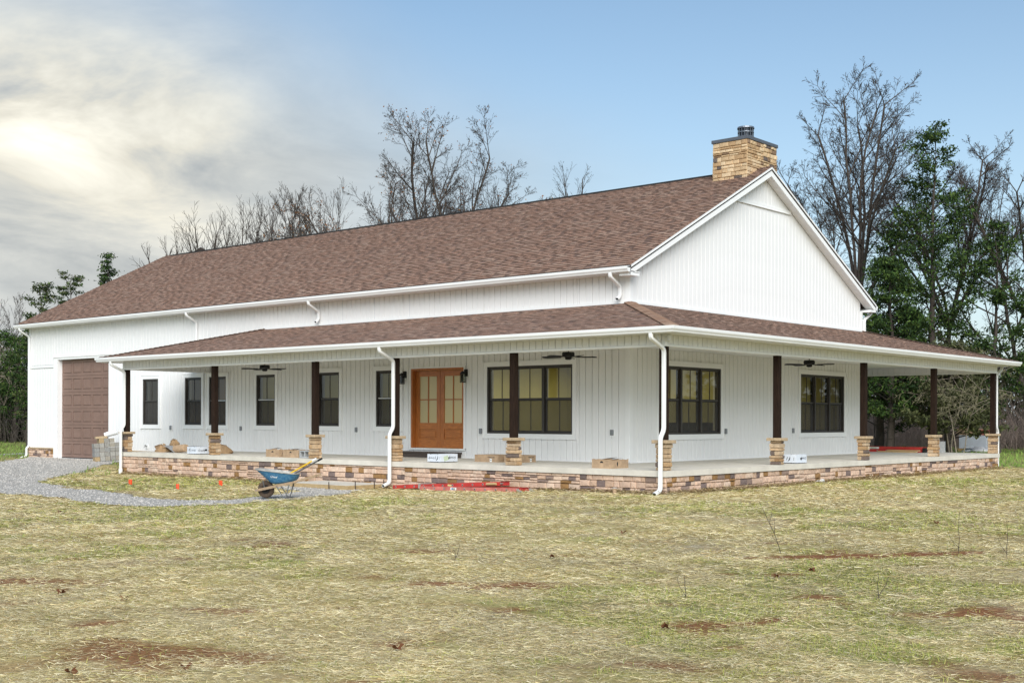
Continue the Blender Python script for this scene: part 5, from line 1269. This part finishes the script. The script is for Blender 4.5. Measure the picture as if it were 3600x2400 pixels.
def cards(c, s0, s1, pal, rs_, parent, name, elong=1.6, zdir=0., tri=False):
    n = len(c); s = rs_.uniform(s0, s1, n)[:, None]; a = rs_.normal(0, 1, (n, 3)); a[:, 2] += zdir; a /= np.linalg.norm(a, axis=1)[:, None]; b = np.cross(a, rs_.normal(0, 1, (n, 3))); b /= np.linalg.norm(b, axis=1)[:, None]
    if tri: V = np.stack([c - b * s / 2 - a * s * elong / 2, c + b * s / 2 - a * s * elong / 2, c + a * s * elong / 2], 1).reshape(-1, 3); F = np.arange(3 * n).reshape(-1, 3)
    else: V = np.stack([c - a * s * elong / 2, c + b * s / 2, c + a * s * elong / 2, c - b * s / 2], 1).reshape(-1, 3); F = np.arange(4 * n).reshape(-1, 4)
    P = np.array(pal); q = rs_.randint(0, len(P), n); tint = P[q] * rs_.uniform(.7, 1.3, (n, 1))
    o = bpy.data.objects.new(name, np_mesh(name, V, F, tint=tint, mats=[M_leaf])); return link(o, parent)
GREENS = [(.030, .062, .014), (.048, .090, .018), (.018, .038, .011), (.075, .115, .024), (.022, .042, .015)]
OLIVE = [(.075, .085, .030), (.055, .065, .028), (.10, .105, .045), (.045, .050, .022)]
BROWNL = [(.20, .075, .022), (.26, .11, .035), (.15, .055, .018), (.30, .16, .06)]
def cedar(name, loc, H, Wd, seed, label, group, dens=1., pal=GREENS, base=.08, taper=.8, sparse=.0, lean=0, r=.16, asc=.28, size=(.045, .10), airy=1.):
    rg = random.Random(seed); rs_ = np.random.RandomState(seed); x, y = loc; z0 = float(gz(x, y)) - .1; segs = []; C = []
    n = 22; p = (x, y, z0); path = [p]
    for i in range(n):
        q = (p[0] + lean * H / n + rg.gauss(0, .035), p[1] + rg.gauss(0, .035), p[2] + H / n); segs.append((*p, *q, max(r * (1 - i / n), .015), max(r * (1 - (i + 1) / n), .012), 0)); p = q; path.append(p)
    nb = int(H * 6.5 * dens)
    for k in range(nb):
        t = base + (1 - base) * (k + rg.random()) / nb; i = min(int(t * n), n - 1); f = t * n - i; a0, a1 = path[i], path[min(i + 1, n)]; p = tuple(a0[j] * (1 - f) + a1[j] * f for j in range(3))
        if rg.random() < sparse: continue
        prof = (1 - t) ** taper * (.55 + .45 * min(1, (t - base) / .18 + .25)); L = Wd / 2 * prof * rg.uniform(.5, 1.15) + .25; a = rg.uniform(0, 2 * math.pi)
        d = nrm((math.cos(a), math.sin(a), asc + rg.uniform(-.15, .25) + t * .5)); m_ = max(3, int(L / .35)); rr_ = .018 + .02 * L * .4
        for s in range(m_):
            q = (p[0] + d[0] * L / m_, p[1] + d[1] * L / m_, p[2] + d[2] * L / m_); segs.append((*p, *q, max(rr_ * (1 - s / m_), .008), max(rr_ * (1 - (s + 1) / m_), .006), 2)); p = q
            d = nrm((d[0] + rg.gauss(0, .12), d[1] + rg.gauss(0, .12), d[2] + rg.gauss(0, .1) + .04))
            if s >= m_ * .25: C.append((*p, (.15 + .26 * (1 - abs(s / m_ - .6))) * airy, L))
    C = np.array(C); per = 62; c = np.repeat(C[:, :3], per, 0); sg = np.repeat(C[:, 3], per)[:, None]; k = rs_.rand(len(C)) < .9; k = np.repeat(k, per); c = c + rs_.normal(0, 1, c.shape) * sg * np.array([[.66, .66, .24]]); c = c[k]
    S = np.array(segs); t_ = empty(name, (x, y, z0), label=label, cat='tree', group=group)
    V, F = tubes(S[S[:, 8] < 1][:, :8], 6); link(bpy.data.objects.new('trunk', np_mesh('trunk', V, F, mats=[M_bark], smooth=True)), t_)
    V, F = tubes(S[S[:, 8] > 1][:, :8], 3); link(bpy.data.objects.new('limbs', np_mesh('limbs', V, F, mats=[M_twig])), t_)
    cards(c, size[0], size[1], pal, rs_, t_, 'crown', elong=2.4, tri=True); return t_
BG_ = 'bare winter trees behind the house'; EG = 'evergreen cedars around the house'
# right-hand group
make_tree('bare_tree', (-10.7, 34.9), 18.0, 21, 'tallest bare tree, upswept fan of limbs right of the chimney', BG_, split=(7.4, 8, (5, 33)), r=.17, maxlev=5, kids=[11, 8, 6, 3, 0], clen0=(.24, .42), clen=(.34, .56), trop=[.012, .03, .03, .02], wob=.06)
make_tree('bare_tree', (-9.0, 41.5), 17.6, 22, 'bare tree rising straight behind the tall dark cedar at right', BG_, split=(6.5, 8, (5, 34)), trop=[.01, .03, .03, .02], r=.16, maxlev=4, kids=[14, 9, 8, 6, 0], clen0=(.22, .38), wob=.07)
make_tree('bare_tree', (-3.2, 38.7), 15.6, 23, 'bare tree cut by the right edge of the photo', BG_, split=(5.0, 8, (6, 38)), trop=[.01, .03, .03, .02], r=.14, maxlev=4, kids=[13, 9, 7, 5, 0], clen0=(.24, .40), wob=.08)
make_tree('bare_tree', (-18.2, 42.8), 13.6, 24, 'bare tree low behind the gable roof slope, left of the tallest one', BG_, split=(5, 8, (8, 42)), trop=[.01, .03, .03, .02], r=.13, maxlev=4, kids=[12, 9, 7, 5, 0], clen0=(.24, .40), wob=.08)
make_tree('bare_tree', (-6.2, 46.0), 12.5, 25, 'shorter bare tree in the gap between the right-hand cedars', BG_, r=.16, maxlev=3, kids=[14, 8, 6, 0, 0])
make_tree('bare_tree', (-12.9, 41.5), 10.0, 26, 'slim bare tree just beyond the far gable eave', BG_, r=.16, maxlev=3, kids=[14, 9, 7, 0, 0])
make_tree('bare_tree', (-1.6, 44.0), 12.0, 27, 'small bare tree low at the right edge behind cedars', BG_, r=.15, maxlev=3, kids=[14, 8, 6, 0, 0])
cedar('cedar_tree', (-6.5, 33.5), 15.6, 9.6, 31, 'tallest dark cedar with ragged open branches at right', EG, dens=.95, sparse=.24, r=.22, taper=.75)
cedar('cedar_tree', (-8.9, 33.0), 11.0, 5.2, 32, 'dark cedar leaning against the tallest bare trunk', EG, dens=.75, sparse=.28, r=.2, lean=.04)
cedar('cedar_tree', (-10.6, 30.5), 7.2, 5.0, 33, 'low bushy cedar seen through the rear porch posts, leftmost', EG, dens=1.9, base=.10, taper=.5, r=.2)
cedar('cedar_tree', (-7.4, 31.0), 8.8, 5.5, 34, 'dense cedar between the last two porch posts', EG, dens=1.7, base=.14, taper=.6, r=.2)
cedar('cedar_tree', (-3.6, 34.0), 10.5, 6.2, 35, 'open cedar above the far porch corner', EG, dens=.9, sparse=.2, base=.12, taper=.6)
cedar('cedar_tree', (-1.8, 36.0), 8.6, 5.6, 36, 'thin olive evergreen at the right edge of the photo', EG, dens=.9, sparse=.15, base=.08, taper=.55, pal=GREENS + OLIVE)
cedar('olive_shrub_tree', (-4.9, 31.6), 4.6, 5.4, 37, 'olive drooping shrub with pale arching twigs beyond the porch', EG, dens=2.4, base=.15, taper=.35, pal=OLIVE, size=(.05, .12))
cedar('cedar_tree', (-12.6, 36.5), 7.4, 5.0, 38, 'cedar peeping out beside the far gable corner', EG, dens=.9, base=.1, taper=.6)
make_tree('pale_shrub', (-4.6, 30.9), 4.6, 39, 'tangle of pale arching bare branches before the olive shrub', None, r=.045, maxlev=3, stems=5, kids=[9, 6, 4, 0, 0], mtrunk=M_barkpale, mtwig=mat('olive_twigs', (.19, .17, .10), .95, nscale=7, namt=.3), seg=[.5, .4, .3, .25, .2], ang=(35, 75), trop=[-.03, -.04, -.03, -.02], cat='shrub', wob=.13)
# middle trees seen over the ridge
make_tree('oak_tree', (-35.4, 30.4), 18.9, 41, 'broad oak with lingering rust leaves over the middle of the ridge', BG_, split=(6.8, 11, (3, 58)), r=.20, maxlev=5, kids=[11, 8, 6, 3, 0], trop=[-.005, .03, .03, .02], wob=.055, leaves=9500, leafcol=BROWNL, clen0=(.26, .44))
make_tree('oak_tree', (-38.2, 28.3), 17.2, 42, 'rust-leaved oak immediately left of the broad one', BG_, split=(6.0, 9, (5, 50)), r=.15, maxlev=4, kids=[11, 9, 7, 5, 0], trop=[-.005, .03, .03, .02], clen0=(.26, .44), wob=.08, leaves=6500, leafcol=BROWNL, lean=(-.06, -.04))
make_tree('bare_tree', (-38.6, 42.5), 15.2, 43, 'pale bare treetop just right of the rusty oak', BG_, r=.12, maxlev=4, kids=[9, 6, 5, 3, 0], ang=(18, 40))
make_tree('bare_tree', (-38.9, 47.9), 17.4, 44, 'small lone bare treetop on the ridge nearest the chimney', BG_, r=.2, maxlev=4, kids=[10, 6, 5, 3, 0], ang=(18, 38))
make_tree('poplar_tree', (-49.3, 31.4), 15.6, 45, 'broom-shaped bare poplar left of the oaks, right of two', BG_, stems=4, r=.13, maxlev=3, kids=[20, 8, 5, 0, 0], ang=(12, 30), leaves=350, leafcol=BROWNL, clen0=(.2, .4))
make_tree('poplar_tree', (-47.0, 33.6), 15.6, 46, 'broom-shaped bare poplar nearest the rusty oaks', BG_, stems=4, r=.13, maxlev=3, kids=[20, 8, 5, 0, 0], ang=(12, 30), leaves=350, leafcol=BROWNL, clen0=(.2, .4))
make_tree('bare_tree', (-51.6, 29.6), 14.9, 47, 'forked bare treetop left of the broom-shaped poplars', BG_, split=(9, 4, (6, 22)), r=.12, maxlev=3, kids=[12, 7, 4, 0, 0], ang=(18, 38))
make_tree('bare_tree', (-53.2, 28.4), 15.6, 48, 'bare treetop third from the left above the ridge', BG_, split=(8.5, 4, (8, 26)), r=.12, maxlev=3, kids=[12, 7, 4, 0, 0], ang=(18, 38))
make_tree('bare_tree', (-55.1, 26.9), 15.0, 49, 'bare treetop with a dark squirrel nest above the ridge', BG_, split=(8.5, 4, (10, 30)), r=.12, maxlev=3, kids=[10, 6, 4, 0, 0], ang=(18, 40))
make_tree('bare_tree', (-57.3, 24.9), 13.7, 50, 'leftmost bare treetop at the end of the ridge', BG_, split=(8.0, 4, (10, 32)), r=.16, maxlev=3, kids=[8, 5, 4, 0, 0], ang=(20, 44))
m_n = crumple('squirrel_nest', (-55.0, 26.6, 12.4), .32, .32, .26, M_twig, 'dark ball of leaves caught in the bare branches above the ridge', 'nest', 77, .8)
# evergreens beyond the garage end
cedar('cedar_tree', (-37.5, 8.8), 9.2, 3.6, 51, 'cedar top rising highest behind the left roof slope', EG, dens=1.1, sparse=.3, taper=.42, asc=.9, airy=.55, size=(.035, .08))
cedar('cedar_tree', (-38.7, 7.9), 8.2, 3.4, 52, 'middle cedar top behind the left roof slope', EG, dens=1.1, sparse=.3, taper=.42, asc=.9, airy=.55, size=(.035, .08), pal=GREENS + OLIVE)
cedar('cedar_tree', (-40.7, 7.4), 7.8, 3.4, 53, 'lower cedar top behind the left roof slope', EG, dens=1.1, sparse=.3, taper=.42, asc=.9, airy=.55, size=(.035, .08), pal=GREENS + OLIVE)
cedar('cedar_tree', (-42.2, 7.5), 6.4, 3.2, 54, 'lowest cedar behind the left eave corner', EG, dens=1.1, sparse=.3, taper=.42, asc=.9, airy=.55, size=(.035, .08))
for i, (x, y, h, w, lab) in enumerate(((-56.5, 14.0, 6.2, 6, 'dense evergreen at the left edge beside the house corner'), (-59.5, 11.5, 6.0, 6.5, 'dense evergreen at the very left edge of the photo'), (-56.5, 18.2, 6.4, 6, 'taller evergreen behind the left pair, nearest the downspout'), (-62, 15.5, 6.8, 6.5, 'evergreen farthest back in the left woods'), (-66, 9, 6.5, 7, 'evergreen just outside the left of the photo'), (-60, 22, 6.5, 6, 'evergreen hidden partly behind the garage corner'))):
    cedar('cedar_tree', (x, y), h, w, 60 + i, lab, EG, dens=1.3, base=.05, taper=.45, pal=GREENS + [(.05, .10, .02)])
make_tree('bare_tree', (-56.5, 12.9), 5.6, 71, 'pale leafless sapling in front of the left evergreens', None, r=.09, maxlev=3, stems=2, kids=[16, 7, 4, 0, 0], mtrunk=M_barkpale, mtwig=M_barkpale, ang=(35, 65), seg=[.5, .45, .35, .3, .3])
make_tree('bare_tree', (-66, 17), 8.6, 72, 'tall thin bare tree behind the left evergreens', BG_, r=.12, maxlev=3, stems=3, kids=[14, 7, 5, 0, 0], ang=(14, 35))
make_tree('bare_tree', (-67, 13.5), 8.8, 73, 'second thin bare tree behind the left evergreens', BG_, r=.12, maxlev=3, stems=3, kids=[14, 7, 5, 0, 0], ang=(14, 35))

# brush and far woods that read as one mass
rs = np.random.RandomState(5)
def thicket(name, pts, hmin, hmax, r, label, cat, m_=None, n_seg=3):
    n = len(pts); base = np.concatenate([pts, gz(pts[:, 0], pts[:, 1])[:, None] - .05], 1); d = rs.normal(0, .22, (n, 3)); d[:, 2] = 1; h = (rs.uniform(hmin, hmax, n) * (.45 + 1.1 * fbm(pts[:, 0], pts[:, 1], 2.6, 3)))[:, None]; S = []; p = base
    for k in range(n_seg):
        q = p + d * h / n_seg + rs.normal(0, .06, (n, 3)); S.append(np.concatenate([p, q, np.full((n, 1), r * (1 - k / n_seg * .6)), np.full((n, 1), r * (1 - (k + 1) / n_seg * .7))], 1)); p = q; d = d + rs.normal(0, .28, (n, 3)) * np.array([1, 1, .3])
    V, F = tubes(np.concatenate(S), 3); o = bpy.data.objects.new(name, np_mesh(name, V, F, mats=[m_ or M_twig])); link(o); return tag(o, label, cat, kind='stuff')
M_brush = mat('brown_brush', (.29, .225, .19), .95, nscale=.8, namt=.4)
M_brushd = mat('dark_brush', (.085, .07, .055), .95, nscale=.8, namt=.4)
def band(n, x0, y0, x1, y1, wd):
    t = rs.rand(n); u = rs.uniform(0, wd, n); L = math.hypot(x1 - x0, y1 - y0); nx_, ny_ = -(y1 - y0) / L, (x1 - x0) / L
    return np.stack([x0 + (x1 - x0) * t + nx_ * u, y0 + (y1 - y0) * t + ny_ * u], 1)
thicket('brush', band(8000, 14, 46, -20, 39.5, -9) * 1.0, .9, 2.7, .013, 'brown leafless brush along the foot of the right-hand woods', 'brush', M_brush)
thicket('brush', band(2200, 16, 56, -24, 50, -6), 2.5, 6.5, .022, 'dark tall saplings deep in the right-hand woods', 'saplings', M_brushd, 4)
thicket('brush', band(2000, -56, 23, -70, 4, 8), .8, 2.4, .02, 'dark brush under the left evergreens', 'brush', M_brushd)
def foliage_mass(name, pts, z0, z1, s0, s1, pal, label, cat):
    n = len(pts); zz = gz(pts[:, 0], pts[:, 1]) + z0 + (z1 - z0) * rs.rand(n) ** 1.3 * (.55 + .9 * fbm(pts[:, 0], pts[:, 1], 4, 3)); o = cards(np.concatenate([pts, zz[:, None]], 1), s0, s1, pal, rs, None, name); return tag(o, label, cat, kind='stuff')
foliage_mass('far_woods', band(26000, 40, 62, -46, 52, -6), 0, 6.5, .15, .5, OLIVE + [(.06, .055, .04), (.09, .075, .06), (.035, .04, .02)], 'dull olive and brown wood closing the view at right', 'woods')
foliage_mass('far_woods', band(16000, -46, 70, -84, 34, 8), 0, 9, .2, .6, OLIVE + GREENS, 'dark wood far behind the house', 'woods')
foliage_mass('far_woods', band(18000, -66, 28, -82, -16, 8), 0, 3.8, .15, .5, GREENS + OLIVE, 'dark evergreen wood closing the view at left', 'woods')

# ================================================================ STRAW, GRASS AND WEEDS
rs = np.random.RandomState(42)
def clear(x, y):
    """true where nothing built stands"""
    k = (x > -Lh - .05) & (x < .0) & (y > -.03) & (y < W + .1)
    k |= (x > PX - .02) & (x < D - .05) & (y > -D + .06) & (y < .1)
    k |= (x > -.1) & (x < D - .04) & (y > -D + .06) & (y < W + D)
    k |= (x > -8) & (x < D - .05) & (y > W) & (y < W + D)
    k |= (x > -7.24) & (x < -4.90) & (y > -4.30) & (y < -3)
    return ~k
yaw_a = math.atan2(FW.y, FW.x)
def scatter(n, r0, r1, half=.62, rexp=1.0):
    r = np.exp(rs.uniform(math.log(r0), math.log(r1), n) ** rexp) if rexp == 1.0 else r0 + (r1 - r0) * rs.rand(n)
    a = yaw_a + rs.uniform(-half, half, n); x = CAM.x + np.cos(a) * r; y = CAM.y + np.sin(a) * r; return x, y, r
def ribbons(x, y, r, length, width, lift, tilt, tint, up=0., bias=.0):
    n = len(x); a = rs.uniform(0, math.pi, n)
    if bias: a = np.where(rs.rand(n) < bias, math.atan2(RT.y, RT.x) + rs.normal(0, .45, n), a)
    d = np.stack([np.cos(a), np.sin(a), rs.normal(0, tilt, n)], -1)
    if up: d[:, 2] = rs.uniform(up * .6, up * 1.4, n) * np.where(rs.rand(n) < .5, 1, 1)
    d /= np.linalg.norm(d, axis=1)[:, None]; s = np.stack([-np.sin(a), np.cos(a), rs.normal(0, .35, n)], -1)
    z = gz(x, y); c = np.stack([x, y, z + lift], -1); h = (length / 2)[:, None]; w = (width / 2)[:, None]
    bend = np.stack([0 * a, 0 * a, rs.uniform(-.10, .04, n) * length], -1)
    if up:
        p0, p1, p2 = c, c + d * h * 1.1, c + d * h * 2 + np.stack([np.cos(a), np.sin(a), 0 * a], -1) * h * .35
        V = np.stack([p0 - s * w, p0 + s * w, p1 + s * w * .8, p1 - s * w * .8, p2], 1)
        b = np.arange(n)[:, None] * 5; F = np.concatenate([b + np.array([[0, 1, 2]]), b + np.array([[0, 2, 3]]), b + np.array([[3, 2, 4]])], 0); return V.reshape(-1, 3), F, np.tile(tint, (3, 1))
    V = np.stack([c - d * h + bend - s * w * 1.3, c - d * h + bend + s * w * 1.3, c + d * h + bend], 1)
    F = np.arange(3 * n).reshape(-1, 3); return V.reshape(-1, 3), F, tint
def straw_layer(name, n, r0, r1, L0, L1, W0, lift0, label, cat, half=.62):
    x, y, r = scatter(n, r0, r1, half); soil, green, b, c = fields(x, y); k = clear(x, y) & (~in_gravel(x, y)) & (rs.rand(n) > soil * .93) & (rs.rand(n) > np.clip((.44 - fbm(x + 3, y - 8, .8, 4)) * 4, 0, .7))
    x, y, r, soil, green, b, c = [q[k] for q in (x, y, r, soil, green, b, c)]; n = len(x); sc = np.clip(r / 11, .75, 3.2)
    base = np.array([[.84, .71, .42], [.76, .62, .32], [.92, .82, .55], [.58, .41, .20], [.60, .50, .22], [.82, .72, .42]]); q = rs.randint(0, 6, n)
    tint = base[q] * rs.uniform(.78, 1.05, (n, 1)) * (.70 + .56 * fbm(x + 11, y + 4, .55, 3))[:, None]; gr = np.array([[.46, .43, .13]]); g = (rs.rand(n) < .06 + .42 * green)[:, None]; tint = np.where(g, gr * rs.uniform(.6, 1.3, (n, 1)), tint)
    dk = S01((10.5 - r) / 6)[:, None] * 0
    V, F, T = ribbons(x, y, r, rs.uniform(L0, L1, n) * sc ** .8, W0 * sc * rs.uniform(.7, 1.3, n), lift0 + rs.rand(n) ** 2 * (.012 + .07 * np.clip(fbm(x + 5, y + 2, .6, 3) - .42, 0, 1) * 2.2), .16, tint, bias=.45)
    o = bpy.data.objects.new(name, np_mesh(name, V, F, tint=T, mats=[M_straw])); link(o); return tag(o, label, cat, kind='stuff')
straw_layer('straw', 1080000, 5.2, 42, .045, .12, .0036, .004, 'scattered dry straw mulch covering the yard', 'straw')
def grass_layer(name, n, r0, r1, hgt, thr, pal, label, half=.6, w=.0045):
    x, y, r = scatter(n, r0, r1, half); soil, green, b, c = fields(x, y); k = clear(x, y) & (~in_gravel(x, y)) & (rs.rand(n) < np.clip((green - thr) * 1.6, 0.02, 1)) & (rs.rand(n) > soil)
    x, y, r = x[k], y[k], r[k]; n = len(x); sc = np.clip(r / 11, .8, 3.2); P = np.array(pal); tint = P[rs.randint(0, len(P), n)] * rs.uniform(.7, 1.3, (n, 1))
    V, F, T = ribbons(x, y, r, rs.uniform(hgt * .5, hgt * 1.3, n) * sc ** .4, w * sc, 0, 0, tint, up=1.3)
    o = bpy.data.objects.new(name, np_mesh(name, V, F, tint=T, mats=[M_straw])); link(o); return tag(o, label, 'grass', kind='stuff')
grass_layer('grass', 170000, 5.2, 40, .045, .30, [(.32, .34, .07), (.22, .27, .05), (.40, .39, .11), (.15, .21, .04)], 'short green grass coming up through the straw')
grass_layer('far_grass', 40000, 38, 90, .10, .0, [(.16, .25, .045), (.20, .28, .06), (.12, .20, .035)], 'green grass between the house and the woods', half=.56, w=.008)
# straw bunched along the foot of the skirt
n = 16000; t = rs.rand(n); side = rs.rand(n) < .52
x = np.where(side, PX + (D - PX) * t, D + .02 - .04 + np.abs(rs.normal(0, .12, n))); y = np.where(side, -D + .03 - np.abs(rs.normal(0, .12, n)), -D + (W + 2 * D) * t)
k = ~((x > -7.3) & (x < -4.85) & side) ; x, y = x[k], y[k]; n = len(x)
base = np.array([[.46, .36, .18], [.36, .25, .12], [.54, .45, .25], [.22, .13, .07]]); tint = base[rs.randint(0, 4, n)] * rs.uniform(.7, 1.1, (n, 1))
V, F, T = ribbons(x, y, x * 0, rs.uniform(.08, .24, n), rs.uniform(.006, .012, n), .01 + rs.rand(n) ** 2 * .07, .35, tint, bias=.2)
tag(link(bpy.data.objects.new('straw_edge', np_mesh('straw_edge', V, F, tint=T, mats=[M_straw]))), 'matted straw heaped against the foot of the stone skirt', 'straw', kind='stuff')
# leafless weed stalks in the foreground
WS = [(11.50, -9.80, .50, 'tall single weed stalk at the right end of the red soil strip', 0), (12.05, -9.88, .36, 'bent weed stalk nearest the right edge of the photo', 1), (9.85, -10.8, .62, 'thin forked weed leaning left at the red soil strip', 2), (12.15, -13.3, .26, 'short dark stalk in the green foreground grass', 3), (10.9, -14.4, .22, 'short twig standing in foreground straw right of centre', 4), (7.4, -13.6, .13, 'tiny stalk in the straw in the left foreground', 5)]
for x, y, h, lab, sd in WS:
    rg = random.Random(sd + 9); g = float(gz(x, y)); m = MB(); ln = -.42 if sd == 2 else rg.uniform(-.08, .08)
    p = [(x + RT.x * ln * h * (k / 5) ** 1.2 + rg.uniform(-.006, .006), y + RT.y * ln * h * (k / 5) ** 1.2, g - .02 + h * k / 5) for k in range(6)]
    m.tube(p, [.004, .0038, .0034, .003, .0024, .0016], 5)
    for k in range(3 if sd == 2 else 1):
        q = p[1 + k % 4]; a = rg.uniform(-1, 1); m.tube([q, (q[0] + RT.x * a * .10, q[1] + RT.y * a * .10, q[2] + .09), (q[0] + RT.x * a * .14, q[1] + RT.y * a * .14, q[2] + .17)], [.003, .0025, .0015], 4)
    m.obj('weed_stalk', M_twig, None, label=lab, cat='weed')
# curled oak leaves lying on the straw, big enough to see
LG = 'dry brown leaves on the straw'
me0 = None
for i in range(12):
    x, y, r = scatter(1, 7.0, 24, .36); x, y = float(x[0]), float(y[0])
    if not bool(clear(np.array([x]), np.array([y]))[0]): continue
    if me0 is None:
        m = MB(); m.tint = (.13, .052, .022); P = []
        for k in range(14):
            a = 2 * math.pi * k / 14; q = (.036 if k % 2 else .020); P.append((math.cos(a) * q * 1.3, math.sin(a) * q, .02 + .022 * math.cos(2 * a)))
        m.faces(P + [(0, 0, .012)], [(k, (k + 1) % 14, 14) for k in range(14)]); me0 = m.mesh('fallen_leaf', [M_leaf])
    o = bpy.data.objects.new('fallen_leaf', me0); link(o, loc=(x, y, float(gz(x, y)) + .015), rz=rs.uniform(0, 6)); tag(o, 'curled dry brown leaf lying on the straw', 'leaf', LG)
